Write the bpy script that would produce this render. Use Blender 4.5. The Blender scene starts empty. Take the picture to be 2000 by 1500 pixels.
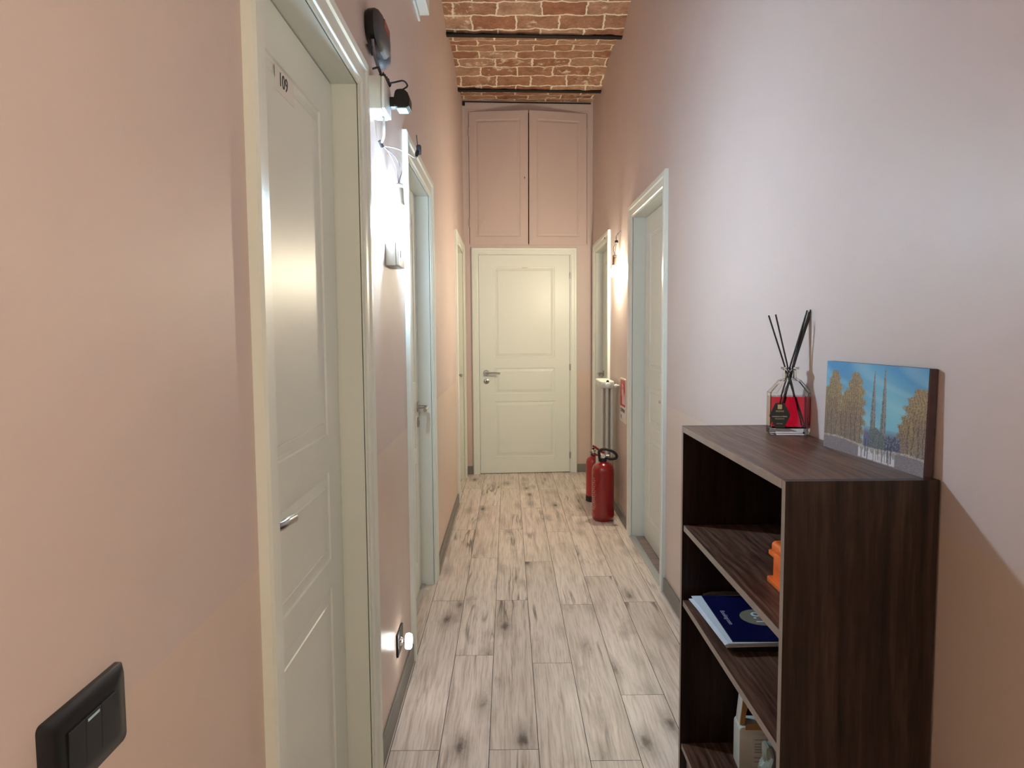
import bpy, bmesh, math, random
from mathutils import Vector, Matrix
random.seed(7)
SC = bpy.context.scene
COL = SC.collection
PI = math.pi

# ------------------------------------------------------------------ camera
F, CAMH = 1387.0, 1.344
pitch, yaw, roll = math.atan(102/F), math.atan(7/F), -0.007
fw = Vector((math.sin(yaw)*math.cos(pitch), math.cos(yaw)*math.cos(pitch), -math.sin(pitch)))
r0 = Vector((math.cos(yaw), -math.sin(yaw), 0)); u0 = r0.cross(fw)
rr = r0*math.cos(roll)+u0*math.sin(roll); uu = -r0*math.sin(roll)+u0*math.cos(roll)
cam_d = bpy.data.cameras.new('camera'); cam = bpy.data.objects.new('camera', cam_d)
COL.objects.link(cam)
cam_d.sensor_width = 36.0; cam_d.lens = F/2000*36.0; cam_d.clip_start = 0.02
m = Matrix((( rr.x, uu.x, -fw.x, 0), (rr.y, uu.y, -fw.y, 0), (rr.z, uu.z, -fw.z, CAMH), (0, 0, 0, 1)))
cam.matrix_world = m
SC.camera = cam

# ------------------------------------------------------------------ world, exposure, light
w = bpy.data.worlds.new('world'); SC.world = w; w.use_nodes = True
w.node_tree.nodes['Background'].inputs[0].default_value = (0.9, 0.75, 0.6, 1)
w.node_tree.nodes['Background'].inputs[1].default_value = 0.02
SC.view_settings.view_transform = 'Standard'; SC.view_settings.look = 'None'
SC.view_settings.gamma = 1.0; SC.view_settings.use_curve_mapping = False
SC.view_settings.exposure = 2.14
COLD_L, WARM_L, REAR_L = 205.0, 235.0, 235.0
COLD_C, WARM_C, REAR_C = (0.62, 0.90, 1.12), (1.0, 0.90, 0.66), (0.95, 0.91, 0.70)

# ------------------------------------------------------------------ materials
def nodes(mt):
    return mt.node_tree.nodes, mt.node_tree.links
def P(name, col, rough=0.5, metal=0.0, spec=0.5, bump=0.0, bscale=200.0, coat=0.0, var=0.0, vscale=3.0):
    """plain painted / plastic / metal material with fine procedural surface grain"""
    mt = bpy.data.materials.new(name); mt.use_nodes = True
    N, L = nodes(mt); b = N['Principled BSDF']
    b.inputs['Base Color'].default_value = (*col, 1); b.inputs['Roughness'].default_value = rough
    b.inputs['Metallic'].default_value = metal; b.inputs['Specular IOR Level'].default_value = spec
    b.inputs['Coat Weight'].default_value = coat
    tc = N.new('ShaderNodeTexCoord')
    if bump:
        n = N.new('ShaderNodeTexNoise'); n.inputs['Scale'].default_value = bscale; n.inputs['Detail'].default_value = 3
        L.new(tc.outputs['Object'], n.inputs['Vector'])
        bp = N.new('ShaderNodeBump'); bp.inputs['Strength'].default_value = bump; bp.inputs['Distance'].default_value = 0.002
        L.new(n.outputs['Fac'], bp.inputs['Height']); L.new(bp.outputs['Normal'], b.inputs['Normal'])
    if var:
        n2 = N.new('ShaderNodeTexNoise'); n2.inputs['Scale'].default_value = vscale; n2.inputs['Detail'].default_value = 4
        L.new(tc.outputs['Object'], n2.inputs['Vector'])
        mx = N.new('ShaderNodeMix'); mx.data_type = 'RGBA'
        mx.inputs['A'].default_value = (*[c*(1-var) for c in col], 1); mx.inputs['B'].default_value = (*[min(1, c*(1+var)) for c in col], 1)
        L.new(n2.outputs['Fac'], mx.inputs['Factor']); L.new(mx.outputs['Result'], b.inputs['Base Color'])
    return mt
def EM(name, col, s):
    mt = bpy.data.materials.new(name); mt.use_nodes = True
    N, L = nodes(mt); b = N['Principled BSDF']
    b.inputs['Base Color'].default_value = (0.9, 0.9, 0.9, 1)
    b.inputs['Emission Color'].default_value = (*col, 1); b.inputs['Emission Strength'].default_value = s
    return mt
def ramp(N, stops, interp='LINEAR'):
    r = N.new('ShaderNodeValToRGB'); r.color_ramp.interpolation = interp
    e = r.color_ramp.elements
    while len(e) < len(stops): e.new(0.5)
    for i, (p, c) in enumerate(stops):
        e[i].position = p; e[i].color = (*c, 1) if len(c) == 3 else c
    return r
def mapping(N, L, src, scale=(1, 1, 1), loc=(0, 0, 0)):
    mp = N.new('ShaderNodeMapping'); mp.inputs['Scale'].default_value = scale; mp.inputs['Location'].default_value = loc
    L.new(src, mp.inputs['Vector']); return mp.outputs['Vector']
def noise(N, L, vec, scale, detail=3, rough=0.5, dist=0.0):
    n = N.new('ShaderNodeTexNoise'); n.inputs['Scale'].default_value = scale; n.inputs['Detail'].default_value = detail
    n.inputs['Roughness'].default_value = rough; n.inputs['Distortion'].default_value = dist
    L.new(vec, n.inputs['Vector']); return n
def mathn(N, L, op, a, b=None, clamp=False):
    n = N.new('ShaderNodeMath'); n.operation = op; n.use_clamp = clamp
    for i, v in enumerate((a, b)):
        if v is None: continue
        if isinstance(v, (int, float)): n.inputs[i].default_value = v
        else: L.new(v, n.inputs[i])
    return n.outputs[0]
def mixc(N, L, fac, a, b, blend='MIX'):
    n = N.new('ShaderNodeMix'); n.data_type = 'RGBA'; n.blend_type = blend
    for k, v in (('Factor', fac), ('A', a), ('B', b)):
        if isinstance(v, (int, float)): n.inputs[k].default_value = v
        elif isinstance(v, tuple): n.inputs[k].default_value = (*v, 1) if len(v) == 3 else v
        else: L.new(v, n.inputs[k])
    return n.outputs['Result']

def wall_paint():
    mt = bpy.data.materials.new('pink_wall_paint'); mt.use_nodes = True
    N, L = nodes(mt); b = N['Principled BSDF']; tc = N.new('ShaderNodeTexCoord'); V = tc.outputs['Object']
    sep = N.new('ShaderNodeSeparateXYZ'); L.new(V, sep.inputs[0])
    n1 = noise(N, L, V, 1.3, 5, 0.6); 
    lower = mathn(N, L, 'LESS_THAN', sep.outputs['Z'], 0.965)
    up = mixc(N, L, n1.outputs['Fac'], (0.585, 0.468, 0.435), (0.645, 0.520, 0.482))
    lo = mixc(N, L, n1.outputs['Fac'], (0.610, 0.470, 0.400), (0.665, 0.515, 0.440))
    L.new(mixc(N, L, lower, up, lo), b.inputs['Base Color'])
    n2 = noise(N, L, V, 9, 4, 0.6)
    ra = mathn(N, L, 'ADD', mathn(N, L, 'MULTIPLY', lower, -0.14), mathn(N, L, 'ADD', 0.42, mathn(N, L, 'MULTIPLY', n2.outputs['Fac'], 0.12)))
    L.new(ra, b.inputs['Roughness']); b.inputs['Specular IOR Level'].default_value = 0.42
    n3 = noise(N, L, mapping(N, L, V, (1, 1, 0.5)), 4, 2, 0.5); n4 = noise(N, L, V, 260, 2)
    h = mathn(N, L, 'ADD', mathn(N, L, 'MULTIPLY', n3.outputs['Fac'], 1.0), mathn(N, L, 'MULTIPLY', n4.outputs['Fac'], 0.06))
    bp = N.new('ShaderNodeBump'); bp.inputs['Strength'].default_value = 0.10; bp.inputs['Distance'].default_value = 0.004
    L.new(h, bp.inputs['Height']); L.new(bp.outputs['Normal'], b.inputs['Normal'])
    return mt

def laminate():
    mt = bpy.data.materials.new('oak_laminate'); mt.use_nodes = True
    N, L = nodes(mt); b = N['Principled BSDF']
    uv = N.new('ShaderNodeUVMap'); uv.uv_map = 'UVMap'; V = uv.outputs['UV']
    at = N.new('ShaderNodeAttribute'); at.attribute_name = 'plank'; rnd = at.outputs['Fac']
    # distort
    nd = noise(N, L, mapping(N, L, V, (3.0, 1.0, 1)), 3.0, 3)
    sub = N.new('ShaderNodeVectorMath'); sub.operation = 'MULTIPLY_ADD'
    L.new(nd.outputs['Color'], sub.inputs[0]); sub.inputs[1].default_value = (0.028, 0.10, 0); L.new(V, sub.inputs[2])
    VD = sub.outputs[0]
    g1 = noise(N, L, mapping(N, L, VD, (42, 1.6, 1)), 1.0, 5, 0.6)       # long grain
    g2 = noise(N, L, mapping(N, L, VD, (150, 5, 1)), 1.0, 3, 0.6)        # pores
    g3 = noise(N, L, mapping(N, L, V, (5, 0.9, 1)), 1.0, 3, 0.5)          # tone
    base = mixc(N, L, g3.outputs['Fac'], (0.58, 0.49, 0.435), (0.84, 0.735, 0.655))
    r1 = ramp(N, [(0.32, (0.68, 0.63, 0.59)), (0.50, (1, 1, 1)), (0.66, (1.08, 1.08, 1.08))]); L.new(g1.outputs['Fac'], r1.inputs[0])
    base = mixc(N, L, 0.85, base, r1.outputs[0], 'MULTIPLY')
    r2 = ramp(N, [(0.35, (0.70, 0.65, 0.61)), (0.5, (1, 1, 1)), (0.66, (1.12, 1.12, 1.12))]); L.new(g2.outputs['Fac'], r2.inputs[0])
    base = mixc(N, L, 0.75, base, r2.outputs[0], 'MULTIPLY')
    rt = ramp(N, [(0, (0.90, 0.885, 0.87)), (1, (1.10, 1.10, 1.10))]); L.new(rnd, rt.inputs[0])
    base = mixc(N, L, 1.0, base, rt.outputs[0], 'MULTIPLY')
    # knots: stretched voronoi cells, irregular threshold
    def knots(sx, sy, thr, soft, keep, seed):
        vo = N.new('ShaderNodeTexVoronoi'); vo.inputs['Scale'].default_value = 1.0; vo.inputs['Randomness'].default_value = 1.0
        L.new(mapping(N, L, VD, (sx, sy, 1), (seed, seed*1.7, 0)), vo.inputs['Vector'])
        sc = N.new('ShaderNodeSeparateColor'); L.new(vo.outputs['Color'], sc.inputs[0])
        on = mathn(N, L, 'GREATER_THAN', sc.outputs[0], keep)
        nn = noise(N, L, mapping(N, L, V, (60, 22, 1)), 1.0, 3, 0.6)
        d = mathn(N, L, 'ADD', vo.outputs['Distance'], mathn(N, L, 'MULTIPLY', mathn(N, L, 'SUBTRACT', nn.outputs['Fac'], 0.5), 0.22))
        mr = N.new('ShaderNodeMapRange'); mr.interpolation_type = 'SMOOTHSTEP'
        L.new(d, mr.inputs['Value']); mr.inputs['From Min'].default_value = thr; mr.inputs['From Max'].default_value = thr+soft
        mr.inputs['To Min'].default_value = 1; mr.inputs['To Max'].default_value = 0
        return mathn(N, L, 'MULTIPLY', mr.outputs[0], on), vo
    k1, vo1 = knots(7.5, 2.6, 0.02, 0.15, 0.08, 0.0)        # dark knots
    k2, _ = knots(7.5, 2.6, 0.02, 0.42, 0.08, 0.0)         # their soft halo
    k3, _ = knots(24.0, 0.9, 0.00, 0.10, 0.66, 3.3)        # long cracks
    base = mixc(N, L, mathn(N, L, 'MULTIPLY', k2, 0.6), base, (0.20, 0.145, 0.12))
    base = mixc(N, L, mathn(N, L, 'MULTIPLY', k3, 0.5), base, (0.15, 0.10, 0.075))
    # meandering cracks along the grain
    cn = noise(N, L, mapping(N, L, VD, (10.5, 0.55, 1), (4.1, 2.2, 0)), 1.0, 3, 0.55)
    cg = noise(N, L, mapping(N, L, V, (5.0, 1.1, 1), (9.1, 5.2, 0)), 1.0, 2, 0.5)
    dd = mathn(N, L, 'ABSOLUTE', mathn(N, L, 'SUBTRACT', cn.outputs['Fac'], 0.5))
    mr = N.new('ShaderNodeMapRange'); L.new(dd, mr.inputs['Value']); mr.inputs['From Min'].default_value = 0.002; mr.inputs['From Max'].default_value = 0.022
    mr.inputs['To Min'].default_value = 1; mr.inputs['To Max'].default_value = 0
    gr = ramp(N, [(0.54, (0, 0, 0)), (0.62, (1, 1, 1))]); L.new(cg.outputs['Fac'], gr.inputs[0])
    ck = mathn(N, L, 'MULTIPLY', mr.outputs[0], gr.outputs[0])
    base = mixc(N, L, mathn(N, L, 'MULTIPLY', ck, 0.85), base, (0.13, 0.085, 0.065))
    sm_ = ramp(N, [(0.60, (0, 0, 0)), (0.78, (1, 1, 1))]); sn = noise(N, L, mapping(N, L, VD, (6.5, 2.6, 1), (1.1, 7.2, 0)), 1.0, 4, 0.6); L.new(sn.outputs['Fac'], sm_.inputs[0])
    base = mixc(N, L, mathn(N, L, 'MULTIPLY', sm_.outputs[0], 0.7), base, (0.21, 0.15, 0.125))
    base = mixc(N, L, mathn(N, L, 'MULTIPLY', k1, 0.95), base, (0.085, 0.055, 0.045))
    L.new(base, b.inputs['Base Color']); b.inputs['Roughness'].default_value = 0.42
    b.inputs['Specular IOR Level'].default_value = 0.4
    bp = N.new('ShaderNodeBump'); bp.inputs['Strength'].default_value = 0.25; bp.inputs['Distance'].default_value = 0.001
    L.new(g2.outputs['Fac'], bp.inputs['Height']); L.new(bp.outputs['Normal'], b.inputs['Normal'])
    return mt

def brick_mat():
    mt = bpy.data.materials.new('vault_brick'); mt.use_nodes = True
    N, L = nodes(mt); b = N['Principled BSDF']
    uv = N.new('ShaderNodeUVMap'); uv.uv_map = 'UVMap'; V = uv.outputs['UV']
    nd = noise(N, L, V, 4.5, 4, 0.6); nd2 = noise(N, L, V, 30, 3, 0.6)
    a = N.new('ShaderNodeVectorMath'); a.operation = 'MULTIPLY_ADD'
    L.new(nd.outputs['Color'], a.inputs[0]); a.inputs[1].default_value = (0.060, 0.030, 0); L.new(V, a.inputs[2])
    a2 = N.new('ShaderNodeVectorMath'); a2.operation = 'MULTIPLY_ADD'
    L.new(nd2.outputs['Color'], a2.inputs[0]); a2.inputs[1].default_value = (0.026, 0.020, 0); L.new(a.outputs[0], a2.inputs[2])
    br = N.new('ShaderNodeTexBrick'); L.new(a2.outputs[0], br.inputs['Vector'])
    br.inputs['Scale'].default_value = 1.0; br.inputs['Brick Width'].default_value = 0.29; br.inputs['Row Height'].default_value = 0.137
    br.inputs['Mortar Size'].default_value = 0.0075; br.inputs['Mortar Smooth'].default_value = 0.5; br.inputs['Bias'].default_value = 0.0
    br.offset = 0.42; br.offset_frequency = 2; br.squash = 1.0
    br.inputs['Color1'].default_value = (0.36, 0.160, 0.088, 1); br.inputs['Color2'].default_value = (0.50, 0.31, 0.205, 1)
    br.inputs['Mortar'].default_value = (0.92, 0.82, 0.66, 1)
    n1 = noise(N, L, V, 9, 5, 0.65); n2 = noise(N, L, mapping(N, L, V, (40, 70, 1)), 1.0, 4, 0.7)
    r1 = ramp(N, [(0.32, (0.72, 0.66, 0.62)), (0.5, (1, 1, 1)), (0.68, (1.22, 1.25, 1.28))]); L.new(n1.outputs['Fac'], r1.inputs[0])
    r2 = ramp(N, [(0.3, (0.75, 0.73, 0.7)), (0.55, (1, 1, 1)), (0.75, (1.3, 1.3, 1.3))]); L.new(n2.outputs['Fac'], r2.inputs[0])
    bc = mixc(N, L, 1.0, mixc(N, L, 1.0, br.outputs['Color'], r1.outputs[0], 'MULTIPLY'), r2.outputs[0], 'MULTIPLY')
    # lime smears around the joints and in patches
    n3 = noise(N, L, V, 16, 6, 0.7)
    sm = ramp(N, [(0.53, (0, 0, 0)), (0.62, (1, 1, 1))]); L.new(n3.outputs['Fac'], sm.inputs[0])
    n5 = noise(N, L, V, 3.1, 2, 0.5)
    gate = ramp(N, [(0.52, (0, 0, 0)), (0.62, (1, 1, 1))]); L.new(n5.outputs['Fac'], gate.inputs[0])
    smear = mathn(N, L, 'MULTIPLY', sm.outputs[0], gate.outputs[0])
    fac = mathn(N, L, 'MAXIMUM', br.outputs['Fac'], mathn(N, L, 'MULTIPLY', smear, 0.8))
    col = mixc(N, L, fac, bc, (0.90, 0.80, 0.64))
    L.new(col, b.inputs['Base Color']); b.inputs['Roughness'].default_value = 0.85; b.inputs['Specular IOR Level'].default_value = 0.25
    h = mathn(N, L, 'ADD', mathn(N, L, 'MULTIPLY', br.outputs['Fac'], 0.7), mathn(N, L, 'MULTIPLY', n2.outputs['Fac'], 0.5))
    bp = N.new('ShaderNodeBump'); bp.inputs['Strength'].default_value = 0.6; bp.inputs['Distance'].default_value = 0.006
    L.new(h, bp.inputs['Height']); L.new(bp.outputs['Normal'], b.inputs['Normal'])
    return mt

def dark_wood(name, scale, bright=1.0):
    mt = bpy.data.materials.new(name); mt.use_nodes = True
    N, L = nodes(mt); b = N['Principled BSDF']; tc = N.new('ShaderNodeTexCoord'); V = tc.outputs['Object']
    nd = noise(N, L, V, 3.0, 2)
    a = N.new('ShaderNodeVectorMath'); a.operation = 'MULTIPLY_ADD'
    L.new(nd.outputs['Color'], a.inputs[0]); a.inputs[1].default_value = (0.04, 0.04, 0.04); L.new(V, a.inputs[2])
    g = noise(N, L, mapping(N, L, a.outputs[0], scale), 1.0, 5, 0.6)
    g2 = noise(N, L, mapping(N, L, V, tuple(s*4 for s in scale)), 1.0, 3, 0.6)
    s = bright
    r = ramp(N, [(0.30, (0.018*s, 0.007*s, 0.0045*s)), (0.48, (0.042*s, 0.019*s, 0.012*s)), (0.66, (0.080*s, 0.042*s, 0.028*s))])
    L.new(g.outputs['Fac'], r.inputs[0])
    r2 = ramp(N, [(0.35, (0.72, 0.72, 0.72)), (0.65, (1.2, 1.2, 1.2))]); L.new(g2.outputs['Fac'], r2.inputs[0])
    L.new(mixc(N, L, 1.0, r.outputs[0], r2.outputs[0], 'MULTIPLY'), b.inputs['Base Color'])
    b.inputs['Roughness'].default_value = 0.40; b.inputs['Specular IOR Level'].default_value = 0.28
    bp = N.new('ShaderNodeBump'); bp.inputs['Strength'].default_value = 0.2; bp.inputs['Distance'].default_value = 0.0006
    L.new(g2.outputs['Fac'], bp.inputs['Height']); L.new(bp.outputs['Normal'], b.inputs['Normal'])
    return mt

def tile_mat():
    mt = bpy.data.materials.new('grey_brown_tile'); mt.use_nodes = True
    N, L = nodes(mt); b = N['Principled BSDF']; tc = N.new('ShaderNodeTexCoord')
    br = N.new('ShaderNodeTexBrick'); L.new(tc.outputs['Object'], br.inputs['Vector'])
    br.inputs['Scale'].default_value = 1; br.inputs['Brick Width'].default_value = 0.4; br.inputs['Row Height'].default_value = 0.1
    br.inputs['Mortar Size'].default_value = 0.003; br.inputs['Color1'].default_value = (0.30, 0.23, 0.20, 1)
    br.inputs['Color2'].default_value = (0.37, 0.29, 0.25, 1); br.inputs['Mortar'].default_value = (0.16, 0.12, 0.11, 1)
    L.new(br.outputs['Color'], b.inputs['Base Color']); b.inputs['Roughness'].default_value = 0.4
    return mt
def glass(name, col, rough=0.0, ior=1.45):
    mt = bpy.data.materials.new(name); mt.use_nodes = True
    N, L = nodes(mt); b = N['Principled BSDF']
    b.inputs['Base Color'].default_value = (*col, 1); b.inputs['Transmission Weight'].default_value = 1
    b.inputs['Roughness'].default_value = rough; b.inputs['IOR'].default_value = ior
    return mt
def paint_mat():
    mt = bpy.data.materials.new('oil_paint'); mt.use_nodes = True
    N, L = nodes(mt); b = N['Principled BSDF']
    at = N.new('ShaderNodeAttribute'); at.attribute_name = 'paint'
    L.new(at.outputs['Color'], b.inputs['Base Color']); b.inputs['Roughness'].default_value = 0.32
    tc = N.new('ShaderNodeTexCoord'); n = noise(N, L, mapping(N, L, tc.outputs['Object'], (1, 1, 0.5)), 160, 4, 0.7)
    bp = N.new('ShaderNodeBump'); bp.inputs['Strength'].default_value = 0.5; bp.inputs['Distance'].default_value = 0.001
    L.new(n.outputs['Fac'], bp.inputs['Height']); L.new(bp.outputs['Normal'], b.inputs['Normal'])
    return mt

M = dict(
    wall=wall_paint(), floor=laminate(), brick=brick_mat(), tile=tile_mat(),
    steel_beam=P('dark_steel', (0.012, 0.008, 0.007), 0.6, 0.0, 0.3, 0.3, 60),
    door=P('door_lacquer', (0.755, 0.765, 0.695), 0.36, bump=0.06, bscale=30, spec=0.45),
    base=P('grey_skirting', (0.20, 0.185, 0.165), 0.45, bump=0.1, var=0.12, vscale=8),
    cup=P('pink_cupboard_paint', (0.600, 0.465, 0.425), 0.5, bump=0.12, bscale=25, spec=0.35),
    dark=P('shadow_black', (0.01, 0.008, 0.007), 0.8),
    nickel=P('brushed_nickel', (0.46, 0.43, 0.40), 0.28, 1.0),
    black=P('black_plastic', (0.010, 0.010, 0.011), 0.32, spec=0.5),
    blackmat=P('matt_black', (0.013, 0.012, 0.012), 0.6),
    blacktape=P('black_tape', (0.012, 0.012, 0.016), 0.45),
    white=P('white_plastic', (0.74, 0.75, 0.73), 0.35),
    offwhite=P('cream_plastic', (0.66, 0.64, 0.57), 0.4),
    wire=P('grey_wire', (0.16, 0.14, 0.17), 0.5),
    greyf=P('grey_fascia', (0.055, 0.050, 0.056), 0.6),
    redled=P('dark_red_lens', (0.20, 0.02, 0.03), 0.2),
    cold=EM('lit_cold_bulb', COLD_C, COLD_L), warm=EM('lit_warm_bulb', WARM_C, WARM_L), rear=EM('rear_fill_bulb', REAR_C, REAR_L),
    night=EM('night_light_lens', (1, 0.98, 0.92), 5.0),
    red=P('red_enamel', (0.27, 0.003, 0.005), 0.22, coat=0.5),
    redmat=P('faded_red_enamel', (0.42, 0.035, 0.035), 0.35),
    rubber=P('black_rubber', (0.008, 0.008, 0.008), 0.5),
    chrome=P('chrome', (0.75, 0.74, 0.72), 0.15, 1.0),
    rad=P('radiator_enamel', (0.60, 0.595, 0.53), 0.35),
    signw=P('sign_white', (0.80, 0.74, 0.70), 0.4), signr=P('sign_red', (0.55, 0.03, 0.03), 0.4),
    ink=P('ink_black', (0.02, 0.018, 0.018), 0.6), paper=P('paper_white', (0.72, 0.75, 0.82), 0.6),
    wood_h=dark_wood('dark_wood_lengthwise', (75, 3.0, 75), 2.3), wood_v=dark_wood('dark_wood_upright', (45, 45, 2.2), 0.45),  # one wood: tops and shelves brightened as lit, uprights darkened as shaded
    edge=P('wood_edge_band', (0.27, 0.195, 0.155), 0.4, bump=0.1, var=0.25, vscale=20),
    orange=P('orange_plastic', (0.90, 0.17, 0.025), 0.35), navy=P('navy_cover', (0.003, 0.004, 0.050), 0.35),
    gold=P('dull_gold_print', (0.22, 0.185, 0.13), 0.5), goldtxt=P('gold_foil', (0.62, 0.52, 0.30), 0.35),
    lilac=P('lilac_print', (0.42, 0.42, 0.60), 0.5), greytxt=P('grey_print', (0.42, 0.42, 0.42), 0.5),
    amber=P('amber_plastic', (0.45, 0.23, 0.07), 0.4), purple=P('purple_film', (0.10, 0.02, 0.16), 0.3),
    brown=P('brown_cloth', (0.12, 0.085, 0.065), 0.8, bump=0.3), bag=P('grey_green_film', (0.32, 0.35, 0.31), 0.25),
    glass=glass('clear_glass', (0.97, 0.98, 0.98)), liquid=glass('red_liquid', (0.93, 0.015, 0.05), 0.0, 1.36),
    paint=paint_mat(), canvas=P('canvas_edge_dark', (0.035, 0.010, 0.014), 0.6, bump=0.3, var=0.5, vscale=30),
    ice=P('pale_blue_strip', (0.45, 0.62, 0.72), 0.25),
)

# ------------------------------------------------------------------ mesh helpers
def obj(name, bm, mat, parent=None, smooth=None, loc=None, rot=None):
    me = bpy.data.meshes.new(name); bmesh.ops.recalc_face_normals(bm, faces=bm.faces[:])
    if smooth: 
        for f in bm.faces: f.smooth = True
    bm.to_mesh(me); bm.free()
    if isinstance(mat, str): mat = [mat]
    for k in mat: me.materials.append(M[k])
    if smooth and smooth is not True:
        try: me.set_sharp_from_angle(angle=math.radians(smooth))
        except Exception: pass
    o = bpy.data.objects.new(name, me); COL.objects.link(o)
    if parent: o.parent = parent
    if loc: o.location = loc
    if rot: o.rotation_euler = rot
    return o
def empty(name, loc=(0, 0, 0), rot=(0, 0, 0), parent=None):
    o = bpy.data.objects.new(name, None); COL.objects.link(o); o.location = loc; o.rotation_euler = rot
    o.empty_display_size = 0.05
    if parent: o.parent = parent
    return o
def tag(o, label, cat, group=None, kind=None):
    o['label'] = label; o['category'] = cat
    if group: o['group'] = group
    if kind: o['kind'] = kind
    return o
def struct(o, label=None):
    o['kind'] = 'structure'
    if label: o['label'] = label
    return o
def box(bm, x0, x1, y0, y1, z0, z1, bev=0.0, seg=2, mi=0, mtx=None):
    r = bmesh.ops.create_cube(bm, size=1.0); vs = r['verts']
    for v in vs:
        v.co = Vector(((x0+x1)/2+v.co.x*(x1-x0), (y0+y1)/2+v.co.y*(y1-y0), (z0+z1)/2+v.co.z*(z1-z0)))
    fs = set(f for v in vs for f in v.link_faces)
    if bev:
        es = set(e for f in fs for e in f.edges)
        rb = bmesh.ops.bevel(bm, geom=list(es), offset=bev, segments=seg, profile=0.5, affect='EDGES')
        fs = set(f for f in rb['faces'])|set(f for f in fs if f.is_valid)
        vs = set(v for f in fs for v in f.verts)
    for f in fs: f.material_index = mi
    if mtx is not None:
        for v in vs: v.co = mtx @ v.co
    return vs
def bx(*a, **k):
    bm = bmesh.new(); box(bm, *a, **k); return bm
def lathe(bm, prof, n=32, c=(0, 0, 0), axis='Z', mi=0, phase=0.0):
    rings = []
    for r, h in prof:
        ring = []
        if r < 1e-6:
            p = [0, 0, h]; ring = [p]
        else:
            ring = [[r*math.cos(phase+2*PI*i/n), r*math.sin(phase+2*PI*i/n), h] for i in range(n)]
        vv = []
        for p in ring:
            if axis == 'X': p = [p[2], p[0], p[1]]
            if axis == 'Y': p = [p[0], p[2], p[1]]
            vv.append(bm.verts.new(Vector(p)+Vector(c)))
        rings.append(vv)
    for a, b in zip(rings, rings[1:]):
        if len(a) == 1 and len(b) == 1: continue
        for i in range(n):
            j = (i+1) % n
            if len(a) == 1: f = bm.faces.new((a[0], b[i], b[j]))
            elif len(b) == 1: f = bm.faces.new((a[i], a[j], b[0]))
            else: f = bm.faces.new((a[i], a[j], b[j], b[i]))
            f.material_index = mi
    for rg in (rings[0], rings[-1]):
        if len(rg) > 1:
            f = bm.faces.new(rg); f.material_index = mi
def smoothpath(pts, n=6):
    pts = [Vector(p) for p in pts]; out = []
    for i in range(len(pts)-1):
        p0 = pts[max(i-1, 0)]; p1 = pts[i]; p2 = pts[i+1]; p3 = pts[min(i+2, len(pts)-1)]
        for k in range(n):
            t = k/n
            out.append(0.5*((2*p1)+(-p0+p2)*t+(2*p0-5*p1+4*p2-p3)*t*t+(-p0+3*p1-3*p2+p3)*t**3))
    out.append(pts[-1]); return out
def tube(bm, pts, r, n=10, sm=0, mi=0, radii=None):
    if sm: pts = smoothpath(pts, sm)
    pts = [Vector(p) for p in pts]; m_ = len(pts); rings = []
    t0 = (pts[1]-pts[0]).normalized(); up = Vector((0, 0, 1)) if abs(t0.z) < 0.9 else Vector((1, 0, 0))
    nrm = (up - t0*up.dot(t0)).normalized()
    for i, p in enumerate(pts):
        t = (pts[min(i+1, m_-1)]-pts[max(i-1, 0)]).normalized()
        nrm = (nrm - t*nrm.dot(t)).normalized(); bn = t.cross(nrm)
        rad = radii[i] if radii else r
        rings.append([bm.verts.new(p+(nrm*math.cos(2*PI*k/n)+bn*math.sin(2*PI*k/n))*rad) for k in range(n)])
    for a, b in zip(rings, rings[1:]):
        for i in range(n):
            j = (i+1) % n; f = bm.faces.new((a[i], a[j], b[j], b[i])); f.material_index = mi
    for rg in (rings[0], rings[-1]):
        f = bm.faces.new(rg); f.material_index = mi
def prism(bm, poly, z0, z1, mi=0, mtx=None):
    a = [bm.verts.new(Vector((x, y, z0))) for x, y in poly]; b = [bm.verts.new(Vector((x, y, z1))) for x, y in poly]
    fs = [bm.faces.new(a), bm.faces.new(b)]
    n = len(poly)
    for i in range(n): fs.append(bm.faces.new((a[i], a[(i+1) % n], b[(i+1) % n], b[i])))
    for f in fs: f.material_index = mi
    if mtx is not None:
        for v in a+b: v.co = mtx @ v.co
def text(name, body, size, mat, parent, mtx, extrude=0.0003, align='CENTER'):
    """raised lettering turned into a mesh; reads along mtx's X, up along mtx's Y"""
    c = bpy.data.curves.new('t', 'FONT'); c.body = body; c.size = size; c.extrude = extrude
    c.align_x = align; c.align_y = 'CENTER'
    t = bpy.data.objects.new('t', c); COL.objects.link(t)
    dg = bpy.context.evaluated_depsgraph_get(); me = bpy.data.meshes.new_from_object(t.evaluated_get(dg))
    bpy.data.objects.remove(t); me.name = name; me.materials.clear(); me.materials.append(M[mat])
    me.transform(mtx)
    o = bpy.data.objects.new(name, me); COL.objects.link(o); o.parent = parent
    return o
def frame(origin, xdir, ydir):
    x = Vector(xdir).normalized(); y = Vector(ydir).normalized(); z = x.cross(y)
    o = Vector(origin)
    return Matrix(((x.x, y.x, z.x, o.x), (x.y, y.y, z.y, o.y), (x.z, y.z, z.z, o.z), (0, 0, 0, 1)))

XL, XR, YF = -0.405, 0.80, -1.7
BL, BR = 6.655, 6.735                       # back wall: left and right end (slightly skewed)
BA = math.atan2(BR-BL, XR-XL)
ZTOP = 3.62

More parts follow.
